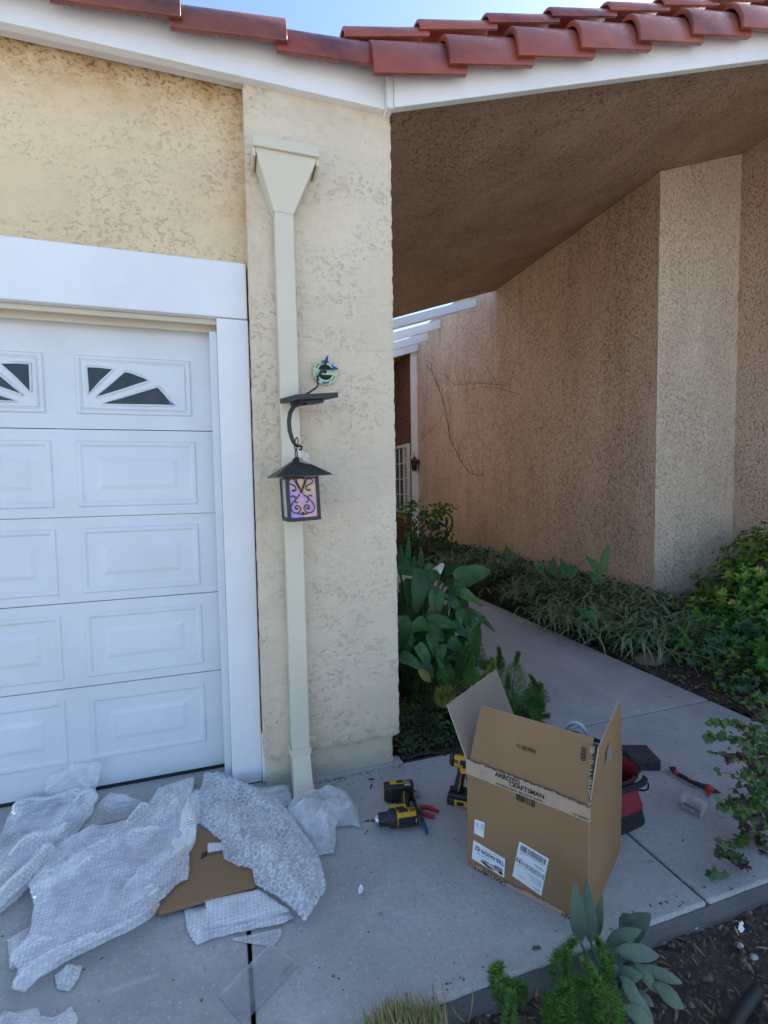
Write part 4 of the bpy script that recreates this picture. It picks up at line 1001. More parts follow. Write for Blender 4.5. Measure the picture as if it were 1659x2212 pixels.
# ------------------------------------------------------------------ cordless tools
def drill(mx, label, impact=False):
    d_ = thing('cordless_drill' if not impact else 'impact_driver', label, 'cordless drill', mat=mx)
    s = MB()
    s.lathe([(-.078, .018), (-.074, .029), (-.06, .0325), (-.02, .033), (.016, .0315)] if not impact else [(-.062, .018), (-.058, .029), (-.045, .033), (.0, .0325), (.03, .029)], (0, 0, 0), (1, 0, 0), 22, sy=.92)
    s.prism([(-.035, -.022), (.02, -.022), (.035, -.048), (.028, -.056), (-.005, -.05), (-.03, -.05)], lambda a, b, c: (a, c, b), -.022, .022)
    s.build('housing', M['yellow'], d_, local=True, bevel=.002)
    s = MB()
    s.lathe([(-.0795, .012), (-.0785, .024), (-.070, .0312), (-.063, .0335)], (0, 0, 0), (1, 0, 0), 22, sy=.95)
    if not impact: 
        s.lathe([(.016, .0325), (.02, .034), (.042, .034), (.046, .030), (.05, .0265), (.085, .0245), (.088, .022)], (0, 0, 0), (1, 0, 0), 22)
        for k in range(20):
            a = k*math.pi/10; s.tube([(.021, .034*math.cos(a), .034*math.sin(a)), (.04, .034*math.cos(a), .034*math.sin(a))], .0016, 4)
    s.prism([(-.04, .030), (.012, .0325), (.006, .0395), (-.05, .037), (-.065, .028)], lambda a, b, c: (a, c, b), -.019, .019)
    for k in range(4): s.box(-.06+.006*k, -.057+.006*k, -.0322, .0322, -.002, .012)
    for sy in (-1, 1): s.prism([(-.032, .014), (.008, .016), (.008, -.006), (-.03, -.008)], lambda a, b, c: (a, c, b), sy*.0308, sy*.0325)
    s.build('gear_collar', M['blackp'], d_, local=True, bevel=.001)
    s = MB()
    pts = [(-.026, -.03), (-.030, -.06), (-.037, -.09), (-.043, -.12), (-.045, -.142)]
    for (x, z), (x2, z2) in zip(pts, pts[1:]): pass
    s.tube([(x, 0, z) for x, z in pts], [.0185, .0165, .0165, .0175, .021], 14, flat=1.25)
    s.build('handle', M['blackp'], d_, local=True)
    s = MB(); s.prism([(-.004, -.045), (.012, -.05), (.013, -.062), (.004, -.078), (-.012, -.083)], lambda a, b, c: (a, c, b), -.009, .009); s.build('trigger', M['blackp'], d_, local=True, bevel=.002)
    for sy in (-1, 1): 
        s = MB(); s.tube([(-.028, sy*.020, -.055), (-.034, sy*.0212, -.085), (-.030, sy*.0215, -.09), (-.036, sy*.022, -.105), (-.042, sy*.0225, -.13)], .0018, 5)
        s.build('grip_trim', M['yellow'], d_, local=True)
    s = MB(); hx0, hx1 = -.085, .035
    s.prism([(hx0, -.142), (hx1-.025, -.138), (hx1, -.148), (hx1, -.158), (hx0, -.158)], lambda a, b, c: (a, c, b), -.034, .034)
    s.build('battery_foot', M['blackp'], d_, local=True, bevel=.004)
    s = MB(); s.box(hx0-.004, hx1+.006, -.0365, .0365, -.190, -.1585); s.build('battery', M['blackp'], d_, local=True, bevel=.005)
    s = MB(); s.box(hx0+.03, hx1-.02, -.0385, -.0372, -.187, -.160); s.box(hx0+.03, hx1-.02, .0372, .0385, -.187, -.160); s.box(hx1+.0064, hx1+.0078, -.028, .028, -.187, -.162); s.box(hx0-.0058, hx0-.0044, -.026, .026, -.187, -.164); s.build('battery_panel', M['yellow'], d_, local=True, bevel=.001)
    s = MB(); 
    s.box(hx0+.04, hx0+.07, -.0395, -.0388, -.183, -.166); s.build('badge', M['blackp'], d_, local=True); s = MB(); s.box(-.02, .015, -.0333, -.0325, -.018, -.002)
    s.build('badge', M['blackp'], d_, local=True)
    s = MB(); sy = -1 if not impact else 1
    s.box(hx0+.012, hx0+.04, sy*.043-.001, sy*.043+.001, -.172, -.14); s.box(hx0+.012, hx0+.04, min(sy*.035, sy*.043), max(sy*.035, sy*.043), -.142, -.139)
    s.lathe([(0, .004), (.003, .003)], (hx0+.026, sy*.044, -.155), (0, sy, 0), 8); s.build('belt_clip', M['steel'], d_, local=True, bevel=.001)
    s = MB()
    if not impact:
        s.lathe([(.0885, .0235), (.094, .0225), (.103, .016), (.106, .009)], (0, 0, 0), (1, 0, 0), 20); s.build('chuck_nose', M['steel'], d_, local=True)
        s = MB(); s.lathe([(.106, .0042), (.128, .0042), (.129, .003), (.140, .003), (.146, .0008)], (0, 0, 0), (1, 0, 0), 8); s.build('driver_bit', M['blackp'], d_, local=True)
        s = MB(); s.lathe([(.116, .0047), (.126, .0047)], (0, 0, 0), (1, 0, 0), 8); s.build('bit_band', M['l_ferny'], d_, local=True)
    else:
        s.lathe([(.03, .0285), (.045, .026), (.058, .019), (.064, .016)], (0, 0, 0), (1, 0, 0), 20); s.lathe([(.064, .0125), (.083, .0125), (.085, .01)], (0, 0, 0), (1, 0, 0), 16); s.build('nose_cone', M['silver'], d_, local=True)
    return d_
a = Vector((-.985, .17, 0)); zz_ = Vector((-.17, -.985, 0)); yy_ = zz_.cross(a)
mx = Matrix((( a.x, yy_.x, zz_.x, .628), (a.y, yy_.y, zz_.y, 1.800), (a.z, yy_.z, zz_.z, .0385), (0, 0, 0, 1)))
drill(mx, 'yellow and black cordless drill lying on its side in front of the pliers')
a = Vector((.80, -.60, 0)).normalized(); zz_ = Vector((0, 0, 1)); yy_ = zz_.cross(a); p0 = Vector((.955, 1.835, .191))
mx = Matrix(((a.x, yy_.x, 0, p0.x), (a.y, yy_.y, 0, p0.y), (a.z, yy_.z, 1, p0.z), (0, 0, 0, 1)))
drill(mx, 'yellow and black impact driver standing on its battery behind the cardboard box', True)

# pliers and the perforated plate
def z2(x, y): return ((1400+x/3.318)/1.8228, (2900+y/3.318)/1.8228)
def pliers(label, cat, grip, jaw, g1, g2, tip, zz):
    p_ = thing('pliers', label, cat, G(*z2(*jaw[-1]), zz))
    s = MB()
    s.tube([G(*z2(*q), zz) for q in tip], [.003, .006, .009, .010][:len(tip)], 8, flat=.55); c = G(*z2(*jaw[-1]), zz)
    s.lathe([(-.008, .007), (.008, .007)], c, (0, 0, 1), 12); s.build('jaws', M['steel'] if grip == 'red' else M['black'], p_, bevel=.001)
    for gp_ in (g1, g2):
        s = MB(); P = smooth([G(*z2(*q), zz) for q in gp_]); k = len(P)
        s.tube(P, [.0055+.003*math.sin(min(1, i/(k*.8))*2.6) for i in range(k)], 10, flat=.85); s.build('handle', M['redtool'] if grip == 'red' else M['bluegrip'], p_)
    return p_
pliers('pliers with red grips lying under the blue-handled pair', 'pliers', 'red', [(700, 900), (830, 950)], [(830, 935), (880, 915), (980, 930), (1075, 980)], [(835, 960), (880, 1010), (960, 1030), (1030, 1050)], [(650, 885), (700, 905), (770, 925), (835, 948)], .010)
pliers('pliers with blue grips crossing over the red-handled pair', 'pliers', 'blue', [(760, 830), (790, 930)], [(765, 890), (790, 960), (820, 1060), (855, 1135)], [(785, 900), (830, 1000), (890, 1130), (935, 1265)], [(738, 775), (750, 815), (765, 860), (780, 905)], .026)
s = MB(); c = G(*z2(738, 760), .003); R0 = .036
pl = [(-.031, -.025), (.031, -.03), (.034, .0)] + [(R0*math.cos(a_), R0*math.sin(a_)) for a_ in [i*math.pi/12 for i in range(1, 12)]]+[(-.034, .0)]
s.prism(pl, lambda x, y, d_: (c.x+x, c.y+y, d_), .002, .0045)
for r in (.012, .021, .028):
    for a0 in (.4, 2.0): s.tube([(c.x+r*math.cos(a0+.1*k), c.y+r*math.sin(a0+.1*k), .005) for k in range(9)], .0016, 5, mi=1)
s.lathe([(0, .008), (.0007, .008)], (c.x, c.y, .0046), (0, 0, 1), 14, 1); s.tube([(c.x+.012*math.cos(.5*k), c.y+.012*math.sin(.5*k), .005) for k in range(14)], .0022, 5)
for k in range(5): s.box(c.x-.026+k*.011, c.x-.020+k*.011, c.y-.024, c.y-.019, .0046, .0052, 1)
tag(s.build('mounting_bracket', [M['silver'], M['blackp']]), 'round slotted grey metal fixture bracket lying under the tips of the pliers', 'bracket')
def z2g(x, y, z=0): return G(*z2(x, y), z)
for k, (p, q, lab) in enumerate((((168, 557), (242, 558), 'black plastic wall plug nearest the column footing'), ((210, 630), (190, 678), 'black plastic wall plug lying between the other plug and the drill'))):
    s = MB(); A, B = z2g(*p, .004), z2g(*q, .004); s.tube([A, A*.8+B*.2, B*.9+A*.1, B], [.0035, .003, .003, .002], 8)
    tag(s.build('wall_plug', M['blackp']), lab, 'wall plug', 'wall plugs by the column')

# ------------------------------------------------------------------ tool bag, case, caulk tool, blister pack
bag = thing('tool_bag', 'open red and black canvas tool bag behind the cardboard box', 'tool bag', (1.45, 1.72, 0))
def z4(x, y): return ((2350+x/2.4614)/1.8228, (2650+y/2.4614)/1.8228)
A = Vector((1.605, 1.500, 0)); U = Vector((.99, .11, 0)).normalized(); Vv = Vector((-.28, .96, 0)).normalized(); lenb = .26; dep = .36
def bp(u, v, z): return A-U*(lenb*(1-u))+Vv*(v*dep)+Vector((0, 0, z))
def shell(z0, z1, in0, in1, n=10, sag=0):
    mb = MB(); Q = []
    for j in range(7):
        t = j/6; z = z0+(z1-z0)*t; ins = in0+(in1-in0)*t; row = []
        for k in range(40):
            a_ = 2*math.pi*k/40; c_, s_ = math.cos(a_), math.sin(a_); e = .5
            u = .5+.5*(abs(c_)**e)*(1 if c_ > 0 else -1)*(1-ins); v = .5+.5*(abs(s_)**e)*(1 if s_ > 0 else -1)*(1-ins*1.4)
            p = bp(u, v, z+sag*t*math.cos(2*a_)); p += Vector((nz(p.x*9, p.y*9, z*9), nz(p.y*9, z*9, p.x*9), 0))*.012*t; row.append(p)
        Q.append(row)
    V = [p for r in Q for p in r]; mb.idx(V, [(j*40+k, j*40+(k+1) % 40, (j+1)*40+(k+1) % 40, (j+1)*40+k) for j in range(6) for k in range(40)], 0, True)
    return mb
sb = shell(.0, .065, -.05, -.02); sb.face([bp(.05, .05, .004), bp(.95, .05, .004), bp(.95, .95, .004), bp(.05, .95, .004)]); sb.build('base', M['blackcloth'], bag)
sb = shell(.063, .17, -.02, .12); o = sb.build('body', M['redcloth'], bag)
sb = shell(.165, .205, .11, .03, sag=.01); so_ = sb.build('collar', M['redcloth'], bag)
s = MB(); P = []
for k in range(41):
    a_ = 2*math.pi*k/40; c_, s_ = math.cos(a_), math.sin(a_); e = .45
    P.append(bp(.5+.46*(abs(c_)**e)*(1 if c_ > 0 else -1)+(.09 if c_ > .7 else 0), .5+.44*(abs(s_)**e)*(1 if s_ > 0 else -1), (.207 if s_ > -.2 else .188)+.012*math.cos(2*a_)))
s.tube(P, .011, 8, caps=False, flat=.6); s.build('rim', M['blackcloth'], bag)
s = MB(); s.tube(smooth([bp(.93, .0, .16), bp(.97, .02, .12), bp(.99, .2, .09), bp(1.0, .4, .07)]), .0035, 5); s.tube(smooth([bp(1.02, .08, .165), bp(.9, .03, .16), bp(.6, .0, .165), bp(.3, .0, .17)]), .012, 6, flat=.3); s.build('piping', M['blackcloth'], bag)
s = MB()
for v in (.35, .75): s.tube(smooth([bp(.1, v, .19), bp(.1, v, .25), bp(.3, v, .285), bp(.55, v, .285), bp(.78, v, .25), bp(.85, v, .19)]), .013, 8, flat=.45)
s.build('handle', M['blackcloth'], bag)
s = MB(); s.box(0, 0, 0, 0, 0, 0) if False else None
q_ = bp(.985, .35, .10); s.hexa([q_+Vector(c) for c in ((-.008, -.012, -.03), (.008, -.012, -.03), (.008, .012, -.03), (-.008, .012, -.03), (-.008, -.012, .02), (.008, -.012, .02), (.008, .012, .02), (-.008, .012, .02))]); s.build('buckle', M['blackp'], bag, bevel=.002)
cs = thing('hard_case', 'charcoal plastic tool case lying behind the red bag', 'tool case', (1.83, 1.82, 0))
A = Vector((1.925, 1.748, .001)); U = Vector((-.94, .34, 0)).normalized(); Vv = Vector((-U.y, U.x, 0))*-1
def cp(u, v, z): return A+U*u+Vv*v+Vector((0, 0, z))
s = MB(); 
for z0, z1 in ((.0, .025), (.027, .050)):
    s.hexa([cp(0, 0, z0), cp(0, .14, z0), cp(.30, .14, z0), cp(.30, 0, z0), cp(0, 0, z1), cp(0, .14, z1), cp(.30, .14, z1), cp(.30, 0, z1)])
s.hexa([cp(.012, .012, .025), cp(.012, .128, .025), cp(.288, .128, .025), cp(.288, .012, .025), cp(.012, .012, .027), cp(.012, .128, .027), cp(.288, .128, .027), cp(.288, .012, .027)])
s.build('shell', M['case'], cs, bevel=.005)
s = MB(); s.hexa([cp(.09, .03, .0502), cp(.09, .12, .0502), cp(.28, .12, .0502), cp(.28, .03, .0502), cp(.10, .04, .055), cp(.10, .11, .055), cp(.27, .11, .055), cp(.27, .04, .055)]); s.build('lid_panel', M['case'], cs, bevel=.002)
for u in (.03, .2):
    s = MB(); s.hexa([cp(u, -.006, .012), cp(u, 0, .012), cp(u+.03, 0, .016), cp(u+.03, -.006, .016), cp(u, -.006, .04), cp(u, 0, .04), cp(u+.03, 0, .04), cp(u+.03, -.006, .04)]); s.build('latch', M['case'], cs, bevel=.0015)
def z4g(x, y, z=.0): return G(*z4(x, y), z)
ct = thing('caulking_tool', 'red and black plastic caulk finishing tool lying beside the clear pack', 'caulking tool', (2.0, 1.63, 0))
s = MB(); s.tube(smooth([z4g(775, 975, .018), z4g(850, 1015, .017), z4g(950, 1070, .016), z4g(1050, 1100, .016)]), .010, 10); s.build('handle', M['blackp'], ct)
s = MB(); s.tube([z4g(725, 925, .02), z4g(750, 955, .02), z4g(790, 985, .018)], [.012, .013, .0115], 8, flat=.8); s.tube([z4g(1040, 1095, .016), z4g(1080, 1110, .016), z4g(1140, 1140, .014)], [.011, .016, .010], 8, flat=.7)
s.build('grip', M['redtool'], ct); s = MB(); s.prism([(1045, 1100), (1105, 1120), (1090, 1190), (1060, 1165)], lambda a, b, c: z4g(a, b, c), .004, .012); s.prism([(890, 1018), (950, 1040), (945, 1055), (885, 1032)], lambda a, b, c: z4g(a, b, c), .020, .0285); s.build('grip', M['redtool'], ct)
s = MB(); s.prism([(692, 908), (765, 908), (770, 935), (735, 940), (715, 945)], lambda a, b, c: z4g(a, b, c), .020, .032); s.build('pad', M['blackp'], ct, bevel=.002)
s = MB(); s.tube([z4g(1140, 1140, .014), z4g(1175, 1150, .012), z4g(1205, 1165, .006)], [.009, .006, .001], 8); s.build('tip', M['case'], ct)
bp_ = thing('blister_pack', 'clear plastic blister pack with a printed card on the pavement', 'plastic pack', (1.85, 1.53, 0))
A, B, C_, D_ = z4g(790, 1310), z4g(1000, 1420), z4g(1075, 1330), z4g(850, 1215)
upz = Vector((0, 0, .036))
s = MB(); s.hexa([A, B, C_, D_, A+upz, B+upz, C_+upz, D_+upz]); s.build('plastic_shell', film('blister_film', .02, 0, .001, rough=.06, crumple=12), bp_, bevel=.004)
s = MB(); e_ = Vector((0, 0, .003)); i_ = lambda p, k=.06: p+((A+B+C_+D_)/4-p)*k
s.face([i_(A)+e_*2, i_(B)+e_*2, i_(B)+Vector((0, 0, .029)), i_(A)+Vector((0, 0, .029))]); s.build('card_insert', M['print'], bp_, fixn=False)
s = MB(); P0 = [i_(A, .3), i_(B, .3), i_(C_, .3), i_(D_, .3)]; s.hexa([p+Vector((0, 0, .004)) for p in P0]+[p+Vector((0, 0, .022)) for p in P0]); s.build('contents', M['case'], bp_, bevel=.003)
s = MB()
for k in range(12):
    t0 = .1+.055*k; a_ = i_(A)*(1-t0)+i_(B)*t0; b_ = i_(A)*(1-t0-.02)+i_(B)*(t0+.02); off = (A-D_).normalized()*.001
    s.face([a_+off+Vector((0, 0, .012)), b_+off+Vector((0, 0, .012)), b_+off+Vector((0, 0, .024)), a_+off+Vector((0, 0, .024))])
s.build('print', M['paper'], bp_, fixn=False)
# ------------------------------------------------------------------ bubble wrap, sheet of cardboard, clear plastic
def inpoly(x, y, P):
    c = False; j = len(P)-1
    for i in range(len(P)):
        if (P[i][1] > y) != (P[j][1] > y) and x < (P[j][0]-P[i][0])*(y-P[i][1])/(P[j][1]-P[i][1])+P[i][0]: c = not c
        j = i
    return c
def near(x, y, P):
    best = 9; bp2 = None
    for i in range(len(P)):
        a, b = P[i-1], P[i]; dx, dy = b[0]-a[0], b[1]-a[1]; L = dx*dx+dy*dy
        t = max(0, min(1, ((x-a[0])*dx+(y-a[1])*dy)/L)) if L else 0
        px, py = a[0]+t*dx, a[1]+t*dy; d = math.hypot(px-x, py-y)
        if d < best: best, bp2 = d, (px, py)
    return best, bp2
def zb(x, y): return (x/2.016, 1591+y/2.016)
def sheet(name, poly, z0, hfn, res, mat_, label, group, ragged=.0, edge=.03, cat='bubble wrap', solid=0, zg=.02, seed=0, bubbles=0, bubh=0):
    P = [G(*zb(*p), zg) for p in poly]; P = [(p.x, p.y) for p in P]
    Q = []
    for i in range(len(P)):
        a, b = P[i-1], P[i]; n = max(1, int(math.hypot(b[0]-a[0], b[1]-a[1])/.02))
        for k in range(n):
            t = k/n; x, y = a[0]+(b[0]-a[0])*t, a[1]+(b[1]-a[1])*t
            Q.append((x+ragged*nz(x*14, y*14, seed)+ragged*.5*nz(x*45, y*45, seed), y+ragged*nz(y*14, x*14, seed+5)+ragged*.5*nz(y*45, x*45, seed)))
    P = Q
    xs_ = [p[0] for p in P]; ys_ = [p[1] for p in P]; x0, y0 = min(xs_)-res, min(ys_)-res
    nx = int((max(xs_)-x0)/res)+2; ny = int((max(ys_)-y0)/res)+2
    IN = [[inpoly(x0+i*res, y0+j*res, P) for i in range(nx+1)] for j in range(ny+1)]
    idm = {}; V = []; F = []
    def vid(i, j):
        if (i, j) in idm: return idm[(i, j)]
        x, y = x0+i*res, y0+j*res; d, q = near(x, y, P)
        if not IN[j][i]: x, y = q; d = 0
        e = min(1, d/edge); e = e*e*(3-2*e)
        z = z0+hfn(x, y, e)
        dx = .012*nz(x*9, y*9, seed+3)*e; dy = .012*nz(x*9, y*9, seed+7)*e
        if bubbles:
            hx = x/bubbles; hy = y/(bubbles*.866); r = round(hy); cxx = round(hx-.5*(r % 2))+.5*(r % 2)
            dd = math.hypot(hx-cxx, (hy-r)*.866)
            z += bubh*max(0, 1-(dd/.5)**2)**.5
        V.append((x+dx, y+dy, max(.004, z))); idm[(i, j)] = len(V)-1; return len(V)-1
    for j in range(ny):
        for i in range(nx):
            if IN[j][i]+IN[j][i+1]+IN[j+1][i]+IN[j+1][i+1] >= 2:
                F.append((vid(i, j), vid(i+1, j), vid(i+1, j+1), vid(i, j+1)))
    mb = MB(); mb.idx(V, F, 0, True)
    o = mb.build(name, mat_, fixn=False); tag(o, label, cat, group)
    if solid:
        m_ = o.modifiers.new('solid', 'SOLIDIFY'); m_.thickness = solid; m_.offset = 1
    return o
def folds(ang, freq, amp, seed, sharp=1.0):
    ca, sa = math.cos(ang), math.sin(ang)
    def f(x, y, e):
        u = x*ca+y*sa; v = -x*sa+y*ca
        w_ = v+.05*nz(u*4, v*3, seed)
        r1 = (1-abs(nz(u*freq*.22, w_*freq, seed)))**3; r2 = (1-abs(nz(u*freq*.4+7, w_*freq*2.1, seed+2)))**3
        return e*amp*(.15+.75*r1+.25*r2)+amp*.25*(.5+nz(u*5, v*12, seed+4))*(.3+.7*e)
    return f
def ridges(lines, base, seed, n1=.02, fr=7):
    L_ = [([G(*zb(p.x, p.y), .03) for p in smooth([Vector((q[0], q[1], 0)) for q in pl], 1)], H, w_) for pl, H, w_ in lines]
    def f(x, y, e):
        z = base
        for pts, H, w_ in L_:
            d = 9
            for a, b in zip(pts, pts[1:]):
                dx, dy = b.x-a.x, b.y-a.y; t = max(0, min(1, ((x-a.x)*dx+(y-a.y)*dy)/(dx*dx+dy*dy))); d = min(d, math.hypot(a.x+t*dx-x, a.y+t*dy-y))
            d += .012*nz(x*16, y*16, seed)
            z = max(z, base+H*(.75+.5*nz(x*5, y*5, seed+1))*math.exp(-abs(d)/w_))
        r1 = (1-abs(nz(x*fr*.6, y*fr, seed)))**5; r2 = (1-abs(nz(x*fr*1.9+3, y*fr*1.6, seed+2)))**4
        return (z-base*.5+n1*r1+n1*.5*r2)*(.35+.65*e)
    return f
def crumple(fr, amp, seed):
    amp *= .62
    def rid(x, y, k): return (1-abs(nz(x, y, k)))**4
    def f(x, y, e):
        p = Vector((x*fr, y*fr, seed)); dd = noise.voronoi(p)[0]; d2 = noise.voronoi(p*2.3)[0]
        return e*amp*(.3+.8*abs(nz(x*fr*.35, y*fr*.35, seed))+.75*rid(x*fr*.45, y*fr*.6, seed+1)+.3*rid(x*fr*1.3, y*fr*1.1, seed+2)+.12*nz(x*fr*3, y*fr*3, seed))
    return f
M['bub'] = film('bubble_film', .43, 80, .0012)
M['bub2'] = film('bubble_film_thick', .6, 80, .0012)
M['bubL'] = film('bubble_film_large', .38, 0, .002, crumple=40, ring=38)
M['clear'] = film('clear_film', .38, 0, .004, crumple=30, rough=.12)
M['pouch'] = film('clear_pouch', .03, 0, .001, crumple=9, rough=.08)
BWG = 'bubble wrap and plastic dropped on the driveway'
def fold_strip(parent, pl, wd, H, mat_, seed, name='fold'):
    P = smooth([G(*zb(*q), .02) for q in pl], 3); n = len(P); m_ = 12; mb = MB(); V = []
    for i, p in enumerate(P):
        t_ = (P[min(i+1, n-1)]-P[max(i-1, 0)]); sd = Vector((-t_.y, t_.x, 0)).normalized(); tp = min(1, .35+4*min(i, n-1-i)/n)
        for j in range(m_+1):
            u = 2*j/m_-1; w2 = wd*1.35*(1+.5*nz(p.x*8, p.y*8, seed+u))*tp
            V.append(p+sd*u*w2+Vector((0, 0, max(.004, H*.75*tp*(1-u*u)**.8*(.7+.9*nz(p.x*7, p.y*7, seed))+.014+.010*nz(p.x*12, p.y*12, seed+u*2)+.006*nz(p.x*26, p.y*26, seed+u*2)))))
    mb.idx(V, [(i*(m_+1)+j, i*(m_+1)+j+1, (i+1)*(m_+1)+j+1, (i+1)*(m_+1)+j) for i in range(n-1) for j in range(m_)], 0, True)
    mb.build(name, mat_, parent, fixn=False)
rA = [([(150, 690), (330, 590), (520, 500), (700, 360), (830, 220)], .07, .045), ([(100, 930), (300, 830), (520, 770), (700, 660), (815, 560)], .03, .04), ([(55, 1100), (200, 1000), (400, 905), (560, 840), (680, 720)], .035, .03), ([(180, 650), (380, 550), (560, 400)], .045, .035), ([(400, 450), (600, 420), (720, 260)], .05, .035)]
rB = [([(-60, 640), (150, 480), (300, 360), (410, 250)], .07, .04), ([(-60, 720), (130, 600), (230, 470)], .05, .035), ([(60, 330), (200, 300), (400, 250)], .04, .03), ([(-60, 500), (80, 420), (200, 380)], .03, .03)]
rC = [([(870, 240), (960, 330), (1080, 440), (1200, 560), (1330, 720)], .05, .06), ([(960, 200), (1150, 290), (1280, 430), (1370, 600)], .045, .06), ([(1150, 330), (1090, 540)], .03, .04), ([(1300, 450), (1230, 660)], .03, .04)]
fA = ridges(rA, .010, 11, .016, 8); fB = ridges(rB, .01, 17, .016, 8); fC = ridges(rC, .022, 21, .010, 6)
sA = sheet('bubble_wrap', [(845, 190), (842, 300), (818, 400), (826, 560), (822, 640), (770, 665), (700, 740), (640, 800), (560, 852), (420, 915), (330, 965), (240, 1010), (170, 1070), (112, 1132), (48, 1128), (80, 1040), (40, 1000), (60, 950), (130, 880), (150, 760), (120, 660), (190, 570), (260, 480), (400, 395), (470, 400), (540, 380), (600, 395), (640, 320), (690, 240), (760, 215)],
      .028, fA, .009, M['bub'], 'largest sheet of white bubble wrap folded diagonally across the driveway', BWG, .003, .05, solid=0, seed=1)
sheet('bubble_wrap', [(800, 240), (800, 560), (700, 700), (520, 830), (330, 930), (200, 960), (180, 800), (200, 640), (420, 430), (620, 420)], .008, ridges([([(200, 900), (500, 750), (780, 500)], .05, .03)], .008, 31, .03), .014, M['bub2'], 'folded under layer of bubble wrap beneath the largest sheet', BWG, .006, .05, seed=4)
sB = sheet('bubble_wrap', [(-120, 480), (0, 430), (40, 330), (75, 290), (170, 285), (290, 262), (420, 236), (405, 330), (330, 420), (250, 500), (200, 580), (140, 640), (60, 720), (-10, 775), (-120, 830)],
      .01, fB, .010, M['bub'], 'sheet of bubble wrap at the left edge before the garage door', BWG, .002, .04, seed=2)
sheet('bubble_wrap', [(405, 300), (470, 245), (560, 250), (650, 285), (600, 310), (480, 330)], .006, folds(RAD(10), 7, .03, 19), .012, M['bub'], 'thin strip of bubble wrap lying along the apron joint', BWG, .004, .03, seed=3)
sheet('bubble_wrap', [(25, 865), (130, 808), (150, 860), (110, 960), (40, 1005), (35, 930)], .005, folds(RAD(60), 8, .02, 23), .011, M['bub'], 'flat corner of bubble wrap poking out left of the largest sheet', BWG, .004, .03, seed=6)
sheet('bubble_wrap', [(238, 1015), (300, 980), (358, 975), (340, 1040), (300, 1092), (250, 1085)], .006, crumple(14, .04, 5), .008, M['bub2'], 'small rolled end of bubble wrap below the largest sheet', BWG, .004, .03, seed=7)
sheet('bubble_wrap', [(-60, 1230), (60, 1180), (165, 1158), (180, 1195), (240, 1205), (308, 1148), (338, 1200), (335, 1260), (300, 1330), (-60, 1340)], .006, crumple(12, .05, 9), .009, M['bub2'], 'crumpled bubble wrap in the bottom left corner of the driveway', BWG, .005, .03, seed=8)
fold_strip(sA, [(140, 720), (330, 610), (520, 520), (690, 390), (820, 250)], .045, .075, M['bub'], 3); fold_strip(sA, [(90, 960), (280, 860), (500, 790), (690, 680)], .035, .04, M['bub'], 5)
fold_strip(sA, [(60, 1105), (200, 1012), (390, 918), (560, 848), (690, 735)], .022, .035, M['bub'], 7); fold_strip(sA, [(170, 670), (380, 560), (560, 420), (650, 330)], .03, .06, M['bub'], 9); fold_strip(sA, [(640, 640), (760, 560), (820, 430), (835, 250)], .03, .04, M['bub'], 10)
fold_strip(sB, [(-60, 660), (150, 500), (300, 370), (408, 255)], .035, .075, M['bub'], 12); fold_strip(sB, [(-60, 760), (100, 640), (220, 500)], .028, .05, M['bub'], 14); fold_strip(sB, [(50, 340), (200, 300), (390, 250)], .028, .04, M['bub'], 16)
# veil of wrap leaning on the door
s = MB(); a_ = W(88, 1666, 2.40); b_ = W(190, 1664, 2.42); V = []; n = 24
for j in range(n+1):
    for i in range(n+1):
        u, v = i/n, j/n; base = G(zb(185+230*u, 0)[0], zb(0, 285-30*u)[1], .012); top = Vector((base.x+.03, 2.43-.03*v*0, .12+.05*math.sin(u*2.6)+.012*nz(u*5, 1, 3)))
        top.y = 2.425
        p = base.lerp(top, v); p += Vector((.01*nz(u*6, v*6, 1), .014*nz(u*6, v*6, 2), .008*nz(u*8, v*8, 3))); p.y = min(p.y, 2.45); V.append(p)
s.idx(V, [(j*(n+1)+i, j*(n+1)+i+1, (j+1)*(n+1)+i+1, (j+1)*(n+1)+i) for j in range(n) for i in range(n)], 0, True)
tag(s.build('bubble_wrap', M['clear'], fixn=False), 'thin veil of bubble wrap leaning up against the garage door bottom', 'bubble wrap', BWG)
# flat sheet of cardboard with a slot
s = MB(); pl = [(692, 766), (600, 640), (640, 480), (740, 400), (826, 384), (930, 420), (1020, 470), (1090, 560), (1112, 602), (1112, 650)]
z0 = .028; Pq = [G(*zb(*p), z0) for p in pl]; hole = [G(*zb(*p), z0) for p in ((872, 536), (880, 508), (908, 498), (900, 524))]
bm_pts = [(p.x, p.y) for p in Pq]
cm = MB(); cm.prism(bm_pts, lambda x, y, d_: (x, y, d_), z0-.012, z0)
co_ = cm.build('cardboard_sheet', [M['card']], bevel=.0015); tag(co_, 'flat sheet of brown cardboard lying between two heaps of bubble wrap', 'cardboard sheet')
s = MB(); s.face([(p.x, p.y, z0+.0012) for p in hole]); so2 = s.build('slot', M['ink'], co_)
fW = lambda x, y, e: .018*e+.006*nz(x*20, y*20)+.01*abs(nz(x*4, y*9, 3))
sheet('bubble_wrap', [(800, 735), (850, 725), (1000, 680), (1120, 655), (1250, 740), (1285, 772), (1235, 800), (1080, 830), (930, 862), (858, 892), (815, 830)], .004, fW, .008, M['bub2'], 'flat folded pad of bubble wrap tucked under the cardboard sheet', BWG, .003, .04, seed=12)
sheet('bubble_wrap', [(890, 715), (1130, 668), (1270, 762), (915, 838)], .022, lambda x, y, e: .006*e, .01, M['bub2'], 'white rectangular layer of wrap on top of the folded pad', BWG, .002, .02, seed=13)
sheet('bubble_wrap', [(990, 862), (1120, 835), (1232, 812), (1215, 860), (1190, 893), (1090, 880)], .003, lambda x, y, e: .006*e, .008, M['bub'], 'thin single layer of wrap showing below the folded pad', BWG, .003, .03, seed=14)
